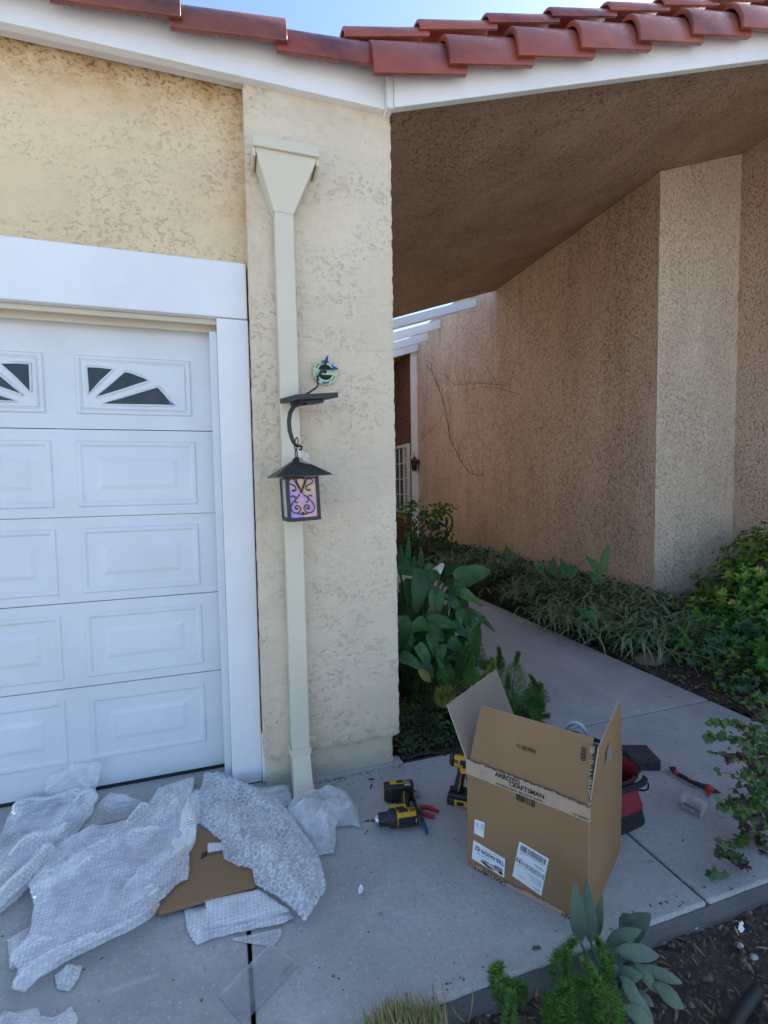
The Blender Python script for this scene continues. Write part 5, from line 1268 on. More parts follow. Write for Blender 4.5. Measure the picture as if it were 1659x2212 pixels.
sheet('bubble_wrap', [(890, 165), (985, 170), (1060, 215), (1170, 250), (1240, 320), (1295, 395), (1345, 470), (1385, 530), (1418, 650), (1415, 700), (1365, 765), (1330, 822), (1300, 790), (1240, 735), (1165, 690), (1112, 655), (1100, 598), (1040, 580), (975, 550), (962, 470), (910, 420), (848, 372), (846, 300), (880, 230)],
      .02, fC, .0052, M['bubL'], 'crumpled large-celled bubble wrap heaped over the cardboard sheet', BWG, .004, .075, seed=15, bubbles=.027, bubh=.007)
sheet('bubble_wrap', [(905, 480), (965, 478), (985, 510), (905, 525)], .036, lambda x, y, e: .008*e, .006, M['bub2'], 'little tongue of bubble wrap over the slot in the cardboard', BWG, .003, .02, seed=16)
sheet('bubble_wrap', [(1075, 232), (1190, 215), (1262, 203), (1275, 285), (1190, 310), (1120, 290)], .012, folds(RAD(0), 9, .04, 41), .008, M['bub'], 'strip of bubble wrap beneath the foot of the downspout', BWG, .003, .03, seed=17)
sheet('plastic_sheet', [(1230, 320), (1310, 272), (1360, 250), (1440, 232), (1520, 252), (1555, 305), (1572, 385), (1530, 372), (1460, 385), (1465, 440), (1450, 495), (1385, 510), (1330, 450), (1280, 385)], .01, crumple(13, .07, 33), .0065, M['clear'], 'crumpled shiny clear plastic sheet below the downspout', BWG, .008, .03, cat='plastic sheet', seed=18)
sheet('plastic_sheet', [(1250, 330), (1400, 290), (1500, 330), (1440, 450), (1340, 430)], .03, crumple(17, .05, 43), .008, M['clear'], 'second fold of clear plastic on top of the crumpled sheet', BWG, .006, .03, cat='plastic sheet', seed=20)
sheet('plastic_pouch', [(948, 1122), (1060, 1010), (1180, 898), (1245, 942), (1306, 986), (1185, 1120), (1062, 1253), (1000, 1190)], .003, lambda x, y, e: .012*e*(.5+.5*nz(x*7, y*5, 2))+.004*abs(nz(x*6, y*30, 4)), .008, M['pouch'], 'empty clear plastic pouch lying across the driveway joint', BWG, 0, .02, cat='plastic pouch', seed=19, zg=.004)
# small litter on the concrete
s = MB(); c = G(780, 1924, .004); s.face([c+Vector(q) for q in ((-.012, -.010, 0), (-.002, -.016, .004), (.008, -.006, .010), (.010, .008, .004), (.002, .014, .012), (-.008, .008, .002))]); tag(s.build('paper_scrap', M['paper'], fixn=False), 'tiny white paper scrap on the open pavement', 'paper scrap')
s = MB(); 
for k, (dx, dy, L) in enumerate(((0, 0, .022), (.01, .004, .016))): s.leaf(G(1150+dx*300, 2052, .004)+Vector((dx, dy, 0)), (1, .3-.5*k, .1), (0, 0, 1), L, .013, 0, .4, .2)
tag(s.build('dead_leaf', M['twig'], fixn=False), 'curled brown dead leaf on the pavement near the edge', 'leaf')

# ------------------------------------------------------------------ plants
def gh(x, y): return 0
def plant(name, mb, mats, label, cat, group=None, parent=None):
    o = mb.build(name, mats, parent, fixn=False)
    if parent is None: tag(o, label, cat, group)
    return o
def z4p(x, y): return ((1560+x/2.458)/1.8228, (2150+y/2.458)/1.8228)
# calla lily
cal = thing('calla_lily', 'calla lily clump with broad dark leaves and one white flower beside the column', 'calla lily', (1.2, 2.95, 0))
lv = [((600, 330), (878, 150), 185, 2.85), ((490, 250), (650, 170), 120, 3.0), ((250, 250), (140, 605), 150, 2.75), ((360, 200), (250, 410), 130, 2.95), ((590, 440), (845, 530), 105, 2.85), ((280, 385), (505, 465), 60, 2.8), ((380, 440), (340, 655), 135, 2.75),
      ((320, 730), (615, 695), 125, 2.7), ((520, 500), (600, 620), 90, 2.85), ((670, 620), (815, 665), 70, 2.9), ((620, 630), (680, 800), 120, 2.75), ((300, 770), (112, 715), 150, 2.65), ((320, 785), (445, 890), 115, 2.65), ((530, 760), (650, 835), 95, 2.75),
      ((690, 720), (790, 935), 130, 2.75), ((330, 860), (350, 1035), 100, 2.6), ((240, 860), (260, 970), 90, 2.7), ((210, 970), (330, 1160), 115, 2.55), ((515, 930), (655, 1000), 120, 2.65), ((430, 960), (380, 1100), 100, 2.65), ((60, 700), (40, 1010), 140, 2.6),
      ((90, 800), (90, 1010), 110, 2.7), ((50, 1070), (185, 1090), 110, 2.55), ((220, 1080), (310, 1195), 100, 2.55), ((30, 230), (210, 240), 90, 2.9), ((20, 150), (110, 200), 110, 3.0), ((600, 880), (560, 1000), 100, 2.8), ((480, 350), (600, 430), 90, 3.0), ((160, 890), (60, 940), 90, 2.8), ((450, 700), (540, 830), 80, 2.85), ((130, 330), (60, 520), 90, 3.0), ((760, 650), (915, 770), 60, 3.0)]
base_c = Vector((1.16, 2.86, 0)); stem = MB()
for i, (a, b, wd, Y) in enumerate(lv):
    A = W(*z4p(*a), Y); B = W(*z4p(*b), Y); B.y -= .05+.06*rnd.random(); L = (B-A).length
    mppx = (W(*z4p(100, 0), Y)-W(*z4p(0, 0), Y)).length/100
    view = (Vector((0, 0, CAM_H))-A).normalized()
    n = (view*.8+Vector((rnd.uniform(-.35, .35), 0, rnd.uniform(.25, .8)))).normalized()
    mb = MB(); d = (B-A).normalized()
    if i != 15 or True: mb.leaf(A-d*L*.06, d, n, L*1.12, wd*mppx*1.18, 0 if rnd.random() < .65 else 1, rnd.uniform(.35, .9), rnd.uniform(.10, .26), HEART, 10, .12); mb.tube(mb.mid, [.0028-.0002*q for q in range(11)], 5, 1)
    # back lobes of the arrow-shaped blade
    sd = d.cross(n)
    for sg in (-1, 1): mb.leaf(A+d*.015, (-d*.8+sd*sg*.65), n, wd*mppx*.5, wd*mppx*.42, 0, .2, .1, OVAL, 4)
    # midrib
    plant('leaf', mb, [M['l_calla'], M['l_calla2']], '', '', parent=cal)
    g0 = base_c+Vector((rnd.uniform(-.12, .12), rnd.uniform(-.08, .1), 0)); mid = g0.lerp(A, .55)+Vector((0, .05, .10))
    st = MB(); st.tube(smooth([g0, mid, A+Vector((0, .012, -.012)), A]), [.008, .007, .0065, .006, .0055, .0055, .005, .005, .0045, .004, .004, .004, .004][:13] if False else .006, 6); plant('stem', st, [M['l_calla2']], '', '', parent=cal)
for i in range(34):
    A = W(*z4p(rnd.uniform(40, 720), rnd.uniform(330, 1050)), rnd.uniform(2.85, 3.15)); an = rnd.uniform(-2.6, -.4); d = Vector((math.cos(an), -.25, math.sin(an)*.8)); mb = MB(); l = rnd.uniform(.12, .2)
    mb.leaf(A, d, (rnd.uniform(-.4, .4), -.8, .5), l, l*.6, 0, .7, .18, HEART, 8, .1); plant('leaf', mb, [M['l_calla'], M['l_calla2']], '', '', parent=cal)
    st = MB(); st.tube([base_c+Vector((rnd.uniform(-.15, .15), .1, 0)), A], .005, 5); plant('stem', st, [M['l_calla2']], '', '', parent=cal)
mb = MB(); A = W(*z4p(215, 1185), 2.5); mb.leaf(A, (.6, -.3, -.7), (-.2, -.9, .3), .115, .05, 0, .5, .2, OVAL, 6); o = plant('leaf', mb, [M['l_yel']], '', '', parent=cal); o['label'] = 'yellowed dying leaf'
fw = W(*z4p(425, 215), 2.85); mb = MB(); n = 20; V = []
for j in range(7):
    for i in range(n+1):
        a_ = 2*math.pi*i/n; t = j/6; r = .006+.034*t**1.2*(1+.35*math.cos(a_-2.9)); V.append(fw+Vector((r*math.cos(a_), r*math.sin(a_)*.9, -.035+.06*t-.012*t*t*(1+math.cos(a_-2.9))+.010*math.sin(a_*2)*t)))
mb.idx(V, [(j*(n+1)+i, j*(n+1)+i+1, (j+1)*(n+1)+i+1, (j+1)*(n+1)+i) for j in range(6) for i in range(n)], 0, True)
plant('flower', mb, [M['petal']], '', '', parent=cal)
st = MB(); st.tube(smooth([base_c, base_c.lerp(fw, .5)+Vector((.03, .06, .05)), fw+Vector((0, 0, -.03))]), .005, 6); plant('stem', st, [M['l_calla2']], '', '', parent=cal)

def plume(mb, base, tip, r, n, mats=2, bend=.06, needle=.017, back=None):
    """foxtail plume: needles packed round a bent stem"""
    base, tip = Vector(base), Vector(tip); ax = tip-base; L = ax.length; sd = Vector((rnd.uniform(-1, 1), rnd.uniform(-1, 1), 0))*bend
    def pt(t): return base+ax*t+sd*math.sin(t*math.pi)
    mb.tube([pt(k/6) for k in range(7)], [.003-.0004*k for k in range(7)], 4, 2)
    a = ax.normalized(); u = a.orthogonal().normalized(); v = a.cross(u)
    for i in range(n):
        t = rnd.random()**.85; rr = r*(math.sin(min(1, t*1.15+.12)*math.pi)**.6*.9+.1)*(1 if t < .9 else .7)
        th = rnd.random()*6.283; out = (u*math.cos(th)+v*math.sin(th)); k = rnd.random()**.6
        p = pt(t)+out*rr*k*.85; d = (out*.8+a*rnd.uniform(.15, .9)+rv(.35)).normalized(); e = p+d*needle*rnd.uniform(.6, 1.2); w_ = d.cross(rv(1)).normalized()*.0015
        mb.face([p-w_, p+w_, e+w_*.4], rnd.choice((0, 0, 0, 1)) if mats > 1 else 0, False)
M['l_fern3'] = leafmat('leaf_plume_dull', (.075, .12, .04), .6, .3)
FM = [M['l_fern'], M['l_fern2'], M['twig'], M['l_ferny']]
def pix_plume(mb, a, b, rpx, Y, n, dy=-.03):
    rpx = rpx/4.48*1.5
    A = W(*a, Y); B = W(*b, Y+dy); mpp = (W(a[0]+100, a[1], Y)-W(a[0], a[1], Y)).length/100
    plume(mb, A, B, rpx*mpp, int(n*1.5), needle=.019)
fern_defs = [((870, 1200), (850, 680), 50, 2.55, 'tallest foxtail fern plume standing above the walkway edge'), ((1130, 1480), (1185, 1030), 85, 2.42, 'broad foxtail fern plume just right of the grey box flap'),
    ((1180, 1560), (1400, 1330), 60, 2.38, 'foxtail fern plume arching right over the walkway'), ((790, 1420), (740, 1070), 60, 2.45, 'foxtail fern plume rising behind the grey box flap'), ((640, 1380), (530, 1080), 60, 2.45, 'soft green foxtail plume left of the box flap'),
    ((700, 1300), (705, 960), 40, 2.6, 'thin dark foxtail plume below the calla leaves'), ((930, 1300), (988, 985), 35, 2.6, 'short dark foxtail plume beside the tallest one'), ((880, 1300), (925, 1085), 45, 2.45, 'yellowing foxtail plume in the middle of the clump'), ((1230, 1600), (1290, 1250), 80, 2.42, 'dense foxtail plume low at the walkway edge'),
    ((1280, 1640), (1480, 1640), 45, 2.33, 'lowest foxtail plume trailing along the pavement edge'), ((1150, 1620), (1090, 1250), 70, 2.40, 'foxtail plume directly behind the box flap corner'), ((560, 1420), (450, 1440), 60, 2.36, 'round pale foxtail tip pointing at the viewer left of the flap'), ((1300, 1560), (1400, 1450), 55, 2.38, 'stubby foxtail plume near the walkway joint')]
for i, (a, b, r, Y, lab) in enumerate(fern_defs):
    mb = MB(); pix_plume(mb, z4p(*a), z4p(*b), r, Y, 1500)
    # the yellow one takes the yellow leaf first
    pl_m = FM if i not in (7, 11) else [M['l_ferny'], M['l_fern'], M['twig']]
    A = W(*z4p(*a), Y); 
    if A.z > .03: mb.tube([(A.x, A.y, 0), A], .003, 4, 2)
    plant('foxtail_fern', mb, pl_m, lab, 'fern', 'foxtail ferns between the column and the walkway')

def frond(mb, base, tip, wd, droop=.15, n=26, mi=0):
    """sword fern frond: paired leaflets on a curved rib"""
    base, tip = Vector(base), Vector(tip); ax = tip-base; L = ax.length; up = Vector((0, 0, 1))
    view = (Vector((0, 0, CAM_H))-base).normalized()
    def pt(t): return base+ax*t+up*droop*L*math.sin(t*math.pi)
    mb.tube([pt(k/8) for k in range(9)], [.0028-.0002*k for k in range(9)], 4, mi)
    for i in range(n):
        t = .06+.94*i/n; p = pt(t); a = (pt(min(1, t+.02))-pt(t-.02)).normalized(); s0 = a.cross(view+rv(.25)).normalized(); l = wd*.5*min(1, math.sin(max(.12, (1-t))*2.1)+.08)
        for sg in (-1, 1): mb.leaf(p, s0*sg+a*.35+rv(.1), view, l, L/n*1.0, mi, .3, .1, OVAL, 2)
def pix_frond(a, b, wpx, Y, lab, dy=-.1, mat_='l_sword', droop=.06, group='sword fern fronds along the walkway', w_zoom=False):
    mb = MB(); A = W(*a, Y); B = W(*b, Y+dy); mpp = (W(a[0]+100, a[1], Y)-W(a[0], a[1], Y)).length/100
    frond(mb, A, B, wpx*mpp/(4.48 if lab.startswith(('sword fern frond left of the fox', 'small frond tip')) else 2.24 if w_zoom else 3.67), droop); plant('sword_fern', mb, [M[mat_]], lab, 'fern', group)
D5 = lambda x, y: ((1500+x/1.2290)/1.8228, (1100+y/1.2290)/1.8228)
for a, b, w_, Y, lab in (((100, 1400), (95, 1285), 32, 3.9, 'sword fern frond hugging the column edge'), ((130, 1400), (135, 1245), 30, 4.1, 'tallest sword fern frond behind the calla lily'), ((190, 1400), (195, 1300), 30, 4.0, 'bright sword fern frond left of the calla flower'), ((160, 1410), (160, 1340), 26, 3.8, 'short sword fern frond behind the calla leaves'),
        ((485, 1340), (480, 1275), 22, 5.6, 'small sword fern frond against the tan wall far along the path'), ((620, 1370), (605, 1285), 28, 5.0, 'sword fern frond against the tan wall in mid bed'), ((838, 1440), (832, 1345), 32, 4.2, 'upright sword fern frond at the foot of the tan wall'), ((910, 1445), (865, 1350), 32, 4.1, 'sword fern frond leaning left beside the upright one'), ((930, 1445), (940, 1380), 26, 4.1, 'short sword fern frond right of the leaning one')):
    pix_frond(D5(*a), D5(*b), w_, Y, lab, w_zoom=True)
D6 = lambda x, y: ((2200+x/2.0110)/1.8228, (1900+y/2.0110)/1.8228)
for a, b, w_, Y, lab in (((345, 720), (395, 490), 70, 3.75, 'longest sword fern frond pointing up before the tan wall'), ((335, 730), (215, 590), 55, 3.75, 'sword fern frond arching left from the longest one'), ((330, 810), (225, 700), 55, 3.7, 'lower sword fern frond arching left above the striped leaves'), ((60, 760), (20, 605), 55, 4.0, 'sword fern frond at the left of the striped spider plants'), ((100, 740), (110, 660), 40, 3.9, 'tiny sword fern frond beside the tan wall'),
        ((230, 1010), (310, 1170), 60, 3.15, 'drooping sword fern frond among the striped leaves'), ((190, 990), (200, 1060), 40, 3.3, 'short drooping frond above the dark ground cover'), ((-120, 700), (-200, 640), 60, 4.0, 'frond lying over the ground cover further up the path')):
    pix_frond(D6(*a), D6(*b), w_, Y, lab)
for a, b, w_, Y, lab in (((520, 1380), (400, 1090), 60, 2.5, 'sword fern frond left of the foxtail plumes'), ((470, 500), (500, 470), 40, 3.2, 'small frond tip between the calla leaves')):
    pix_frond(z4p(*a), z4p(*b), w_, Y, lab)

# striped spider plants: a dense mass of arching ribbons on the right-hand bed
def ribbons(mb, cx, cy, cz, n, L, spread):
    for i in range(n):
        a = rnd.random()*6.283; p = Vector((cx+rnd.gauss(0, spread), cy+rnd.gauss(0, spread), cz+rnd.uniform(-.03, .08))); el = rnd.uniform(.7, 1.45)
        d = Vector((math.cos(a)*math.cos(el), math.sin(a)*math.cos(el), math.sin(el))); l = L*rnd.uniform(.6, 1.15); wd = rnd.uniform(.011, .018)
        nn = Vector((-math.cos(a)*math.sin(el), -math.sin(a)*math.sin(el), math.cos(el))); sd = d.cross(nn).normalized(); seg = 6; curl = rnd.uniform(1.3, 2.5); V = []
        for k in range(seg+1):
            t = k/seg; hw = wd*.5*(1 if t < .6 else (1-t)/.4*.9+.1)
            V += [p-sd*hw, p-sd*hw*.62, p+sd*hw*.62, p+sd*hw]
            c_, s_ = math.cos(curl/seg), math.sin(curl/seg); d, nn = d*c_-nn*s_, nn*c_+d*s_
            p = p+d*(l/seg)
            if p.z < .02: p.z = .02
        for k in range(seg):
            b_ = 4*k; mb.idx(V[b_:b_+8], [(0, 1, 5, 4), (2, 3, 7, 6)], 1, True); mb.idx([V[b_+1], V[b_+2], V[b_+5], V[b_+6]], [(0, 1, 3, 2)], 0, True)
sp_c = [(3.20, 3.25, .10, 'nearest clump of striped spider plant by the lit wall corner'), (3.05, 3.75, .08, 'clump of striped spider plant close to the path edge'), (3.62, 3.45, .16, 'clump of striped spider plant tight against the wall corner'), (3.55, 4.05, .15, 'striped spider plant clump below the longest fern frond'), (3.25, 4.55, .12, 'striped spider plant clump half way along the bed'), (3.70, 4.9, .18, 'striped spider plant clump high against the tan wall'), (3.5, 5.7, .15, 'striped spider plant clump far along the bed'), (3.3, 6.6, .14, 'striped spider plant clump farthest up the path'), (3.35, 2.95, .10, 'trailing striped spider plant beside the bare soil'), (3.85, 6.3, .18, 'striped spider plant clump beneath the small far frond')]
for cx, cy, cz, lab in sp_c:
    mb = MB(); ribbons(mb, cx, cy, cz, 260, .40, .17); plant('spider_plant', mb, [M['l_strap'], M['l_cream']], lab, 'spider plant', 'striped spider plants along the tan wall')
def carpet(mb, reg, n, sz, hfn, mats=2, tilt=.8):
    for i in range(n):
        x, y = reg(); h = hfn(x, y); z = h*rnd.random()**.5
        d = Vector((rnd.uniform(-1, 1), rnd.uniform(-1, 1), rnd.uniform(-.3, .6))); nn = Vector((rnd.uniform(-tilt, tilt), rnd.uniform(-tilt, tilt)-.3, 1))
        s_ = sz*rnd.uniform(.6, 1.3); mb.leaf((x, y, z), d, nn, s_, s_*.85, rnd.randrange(mats), .3, .15, OVAL, 2)
mb = MB(); carpet(mb, lambda: (2.86+1.2*rnd.random()**1.1, rnd.uniform(3.0, 9.5)), 15000, .045, lambda x, y: .06+.30*min(1, (x-2.84)/.4)*(.75+.25*nz(x*5, y*5)))
stuff('ground_cover', mb, [M['l_ivy'], M['l_ivy2']], 'dark leafy ground cover filling the bed along the tan wall', 'ground cover')
mb = MB(); carpet(mb, lambda: (.80+.80*rnd.random(), rnd.uniform(2.26, 2.62)), 4200, .022, lambda x, y: .03+.02*nz(x*9, y*9)+.02)
stuff('ground_cover', mb, [M['l_ivy'], M['l_ivy2']], 'low creeping dark plants between the column and the box flap', 'ground cover')
mb = MB(); carpet(mb, lambda: (.82+.9*rnd.random(), rnd.uniform(3.0, 9)), 7000, .06, lambda x, y: .12+.25*max(0, min(1, (y-3)/3))*(.7+.3*nz(x*4, y*4)))
stuff('ground_cover', mb, [M['l_ivy'], M['l_ivy2']], 'dark leafy growth behind the calla lily along the garage side', 'ground cover')
# feathery low mat beside the column
mb = MB()
for i in range(26):
    x = .80+.42*rnd.random(); y = 2.52+.33*rnd.random(); plume(mb, (x, y, .02), (x+rnd.uniform(-.12, .2), y-rnd.uniform(.02, .14), .06+.05*rnd.random()), .028, 260, 2, .02, .014)
stuff('feathery_groundcover', mb, [M['l_fern'], M['l_fern2'], M['twig']], 'feathery green mat of low plumes beside the column base', 'ground cover')

# big green shrub on the right
def shrub_leaves(mb, cen, rad, n, sz, seedv, mats=(0, 0, 1, 2), dens=.55, flat=0):
    cen = Vector(cen); rad = Vector(rad)
    for i in range(n):
        th = rnd.random()*6.283; ph = math.acos(rnd.uniform(-1, 1)); o_ = Vector((math.sin(ph)*math.cos(th), math.sin(ph)*math.sin(th), math.cos(ph)))
        k = dens+(1-dens)*rnd.random()**.5; k *= 1+.30*nz(o_.x*2.2+seedv, o_.y*2.2, o_.z*2.2)+.12*nz(o_.x*6, o_.y*6+seedv, o_.z*6)
        p = cen+Vector((o_.x*rad.x, o_.y*rad.y, o_.z*rad.z))*k
        if p.z < .06: continue
        if p.x > 5.14: continue
        ax = (o_+Vector((0, 0, .5))+rv(.4)).normalized(); young = k > .86 and rnd.random() < .6
        m_ = 1 if young else rnd.choice(mats)
        u = ax.orthogonal().normalized(); v = ax.cross(u)
        for q in range(5):
            a_ = q*1.257+rnd.random(); d = (u*math.cos(a_)+v*math.sin(a_))*(.75 if young else 1)+ax*rnd.uniform(.25, .8); l = sz*rnd.uniform(.75, 1.2)
            mb.leaf(p, d, ax, l, l*.5, m_, rnd.uniform(-.2, .5), .22, LEAF if rnd.random() < .5 else OVAL, 3)
SM = [M['l_sh1'], M['l_sh2'], M['l_sh3'], M['twig']]
shr = thing('shrub', 'dense glossy green shrub before the lit wall face at the right edge', 'shrub', (4.2, 3.0, 0))
mb = MB()
shrub_leaves(mb, (3.98, 2.98, .20), (.46, .40, .27), 520, .05, 1)
shrub_leaves(mb, (4.42, 3.05, .33), (.50, .42, .34), 560, .052, 5)
shrub_leaves(mb, (4.80, 3.15, .54), (.42, .42, .37), 560, .052, 9)
shrub_leaves(mb, (4.3, 2.58, .20), (.72, .38, .27), 560, .05, 13)
shrub_leaves(mb, (4.85, 2.65, .42), (.45, .38, .33), 420, .05, 17)
plant('foliage', mb, SM[:3], '', '', parent=shr)
mb = MB()
for i in range(30):
    b_ = Vector((4.2+rnd.uniform(-.25, .25), 2.95+rnd.uniform(-.2, .2), 0)); e = Vector((rnd.uniform(3.7, 4.9), rnd.uniform(2.5, 3.25), rnd.uniform(.15, .55))); mb.tube(smooth([b_, b_.lerp(e, .5)+rv(.06), e]), .006, 5)
plant('branches', mb, [M['twig']], '', '', parent=shr)
mb = MB()
for x, y in ((1440, 1030), (1530, 1070), (1585, 1150), (1585, 1190), (1590, 680), (1370, 945)):
    p = W(*D6(x, y), 2.35); p = W(*D6(x, y), 2.62)
    for q in range(6): mb.leaf(p, rv(1)+Vector((0, -.3, .3)), rv(1), .03, .018, 0, .6, .3, OVAL, 3)
plant('faded_flower', mb, [M['brownpetal']], '', '', parent=shr)
shr2 = thing('shrub', 'smaller grey green leafy bush spilling onto the walkway in front of the glossy shrub', 'shrub', (3.6, 2.3, 0))
mb = MB(); GM = [M['l_grey'], M['l_sh1'], M['l_ivy']]
shrub_leaves(mb, (3.55, 2.38, .20), (.40, .32, .24), 300, .045, 3, (0, 0, 1, 2)); shrub_leaves(mb, (3.35, 1.85, .20), (.38, .36, .26), 420, .045, 4, (0, 0, 1, 2)); shrub_leaves(mb, (3.2, 1.5, .22), (.32, .32, .26), 260, .04, 6, (0, 1, 2)); shrub_leaves(mb, (3.12, 2.12, .10), (.26, .28, .20), 220, .04, 7, (0, 0, 1, 2)); shrub_leaves(mb, (3.35, 2.6, .14), (.28, .26, .20), 200, .042, 8, (0, 0, 1, 2))
plant('foliage', mb, GM, '', '', parent=shr2)
mb = MB()
for i in range(16):
    b_ = Vector((3.4+rnd.uniform(-.2, .2), 2.0+rnd.uniform(-.4, .3), 0)); e = b_+Vector((rnd.uniform(-.55, .1), rnd.uniform(-.3, .3), rnd.uniform(.1, .45))); mb.tube(smooth([b_, b_.lerp(e, .5)+Vector((0, 0, .1)), e]), .003, 4)
plant('branches', mb, [M['twig']], '', '', parent=shr2)

# airy sprays leaning over the pavement in the right foreground
def D7(x, y): return ((2600+x/1.6604)/1.8228, (2700+y/1.6604)/1.8228)
spr = thing('airy_shrub', 'thin arching shrub sprays with small round and purple leaves over the pavement edge', 'shrub', (2.15, 1.0, -.1))
root = Vector((2.05, .98, -.1))
paths = [[(704, 1330), (600, 1270), (480, 1240), (330, 1215)], [(704, 1240), (560, 1130), (450, 1110), (385, 1085)], [(704, 1000), (620, 950), (520, 1010), (400, 1020)], [(560, 1330), (540, 1050), (560, 800), (640, 690), (704, 640)], [(704, 780), (560, 745), (440, 755)], [(704, 900), (600, 860), (480, 800), (400, 770)], [(704, 660), (620, 480), (520, 450), (430, 460)], [(704, 420), (600, 350), (460, 340), (310, 330)], [(704, 340), (560, 250), (430, 225), (340, 240)], [(704, 560), (640, 500), (560, 410)],
         [(704, 700), (600, 600), (560, 560)], [(704, 1120), (640, 980), (560, 930)], [(704, 1360), (600, 1300), (540, 1180), (500, 1120)]]
tw = MB(); lfm = MB()
for k, ph in enumerate(paths):
    Y = 1.25+.05*rnd.random(); P = [W(*D7(*p), Y-.03*j) for j, p in enumerate(ph)]
    P = smooth(P); tw.tube(P, [.003*(1-.7*i/len(P))+.0006 for i in range(len(P))], 5)
    for i in range(1, len(P)):
        for rep in range(3):
            p = P[i].lerp(P[i-1], rnd.random())
            if rnd.random() < .25: continue
            m_ = 1 if (k in (1, 6, 11, 12) and rnd.random() < .55) else (2 if rnd.random() < .2 else 0)
            for sg in (-1, 1):
                d = (P[i]-P[i-1]).normalized()*.5+Vector((0, 0, -.35))+rv(.8); l = rnd.uniform(.018, .032); lfm.leaf(p, d, rv(.6)+Vector((-.1, -.7, .6)), l, l*.72, m_, .3, .12, OVAL, 4)
for k in range(120):       # thicker growth at the frame edge
    p = W(*D7((610 if rnd.random() < .35 else 660)+rnd.uniform(0, 170), rnd.uniform(200, 1350)), 1.25+rnd.uniform(-.05, .2)); e = p+Vector((rnd.uniform(-.18, .08), rnd.uniform(-.08, .08), rnd.uniform(-.12, .12))); tw.tube(smooth([p+Vector((.14, .05, rnd.uniform(-.08, .08))), p, e]), .0013, 4)
    for q in range(10): l = rnd.uniform(.016, .030); lfm.leaf(p.lerp(e, rnd.random())+rv(.012), rv(1), rv(.6)+Vector((-.1, -.7, .6)), l, l*.7, rnd.choice((0, 0, 2, 1)), .3, .12, OVAL, 4)
for k in range(7):
    e = W(*D7(704, 500+120*k), 1.25); tw.tube(smooth([root+rv(.04), root.lerp(e, .5)+Vector((.12, 0, .05)), e]), .004, 5)
plant('twigs', tw, [M['twig']], '', '', parent=spr); plant('leaves', lfm, [M['l_spray'], M['l_purple'], M['l_sh1']], '', '', parent=spr)
mb = MB()
for x, y, Y in ((525, 1555, 1.02), (520, 1575, 1.02), (380, 1085, 1.2), (530, 1590, 1.02)):
    c = W(*D7(x, y), Y)
    for q in range(5): a_ = q*1.257; mb.leaf(c, (math.cos(a_), -.3, math.sin(a_)), (0, -1, .3), .011, .009, 0, .2, .1, OVAL, 3)
plant('flower', mb, [M['petal']], '', '', parent=spr)

# lamb's ear with broad woolly leaves in front of the box
le = thing('lambs_ear', 'woolly grey green lambs ear plant in front of the cardboard box corner', 'lambs ear', (1.0, 1.06, -.08))
def D8(x, y): return ((1300+x/.96230)/1.8228, (3300+y/.96230)/1.8228)
ll = [((945, 390), (915, 232), 58, 1.06), ((985, 390), (965, 222), 55, 1.09), ((1005, 380), (995, 255), 40, 1.12), ((1050, 400), (1140, 325), 55, 1.06), ((1110, 385), (1175, 275), 85, 1.10), ((1100, 300), (1108, 270), 25, 1.1), ((1080, 430), (1235, 410), 62, 1.02), ((1075, 515), (1150, 490), 55, .98), ((1150, 470), (1240, 570), 45, 1.0), ((1160, 490), (1335, 515), 48, 1.02), ((1060, 560), (1110, 645), 62, .94), ((1100, 530), (1195, 640), 65, .95), ((1110, 560), (1215, 680), 60, .92), ((1230, 550), (1320, 620), 60, .98), ((1150, 580), (1200, 600), 40, .95), ((1080, 380), (1220, 390), 35, 1.08), ((1110, 640), (1230, 704), 65, .9), ((1020, 470), (1090, 500), 55, 1.0)]
for i, (a, b, wd, Y) in enumerate(ll):
    A = W(*D8(*a), Y); B = W(*D8(*b), Y-.02); B.y -= .02; L = (B-A).length; mpp = (W(*D8(100, 400), Y)-W(*D8(0, 400), Y)).length/100
    view = (Vector((0, 0, CAM_H))-A).normalized(); mb = MB(); mb.leaf(A, B-A, view+Vector((rnd.uniform(-.4, .4), 0, .4)), L*1.08, wd*mpp*1.05, 0, rnd.uniform(.2, .7), rnd.uniform(.1, .2), [.3, .75, 1, 1, .85, .55, .08], 9, .06)
    o = plant('leaf', mb, [M['l_lamb']], '', '', parent=le); sm_ = o.modifiers.new('solid', 'SOLIDIFY'); sm_.thickness = .0018
mb = MB()
for i, (a, b, wd, Y) in enumerate(ll): A = W(*D8(*a), Y); mb.tube(smooth([Vector((.98, 1.02, -.1)), A.lerp(Vector((.98, 1.02, -.08)), .5), A]), .004, 5)
plant('stems', mb, [M['l_lamb']], '', '', parent=le)
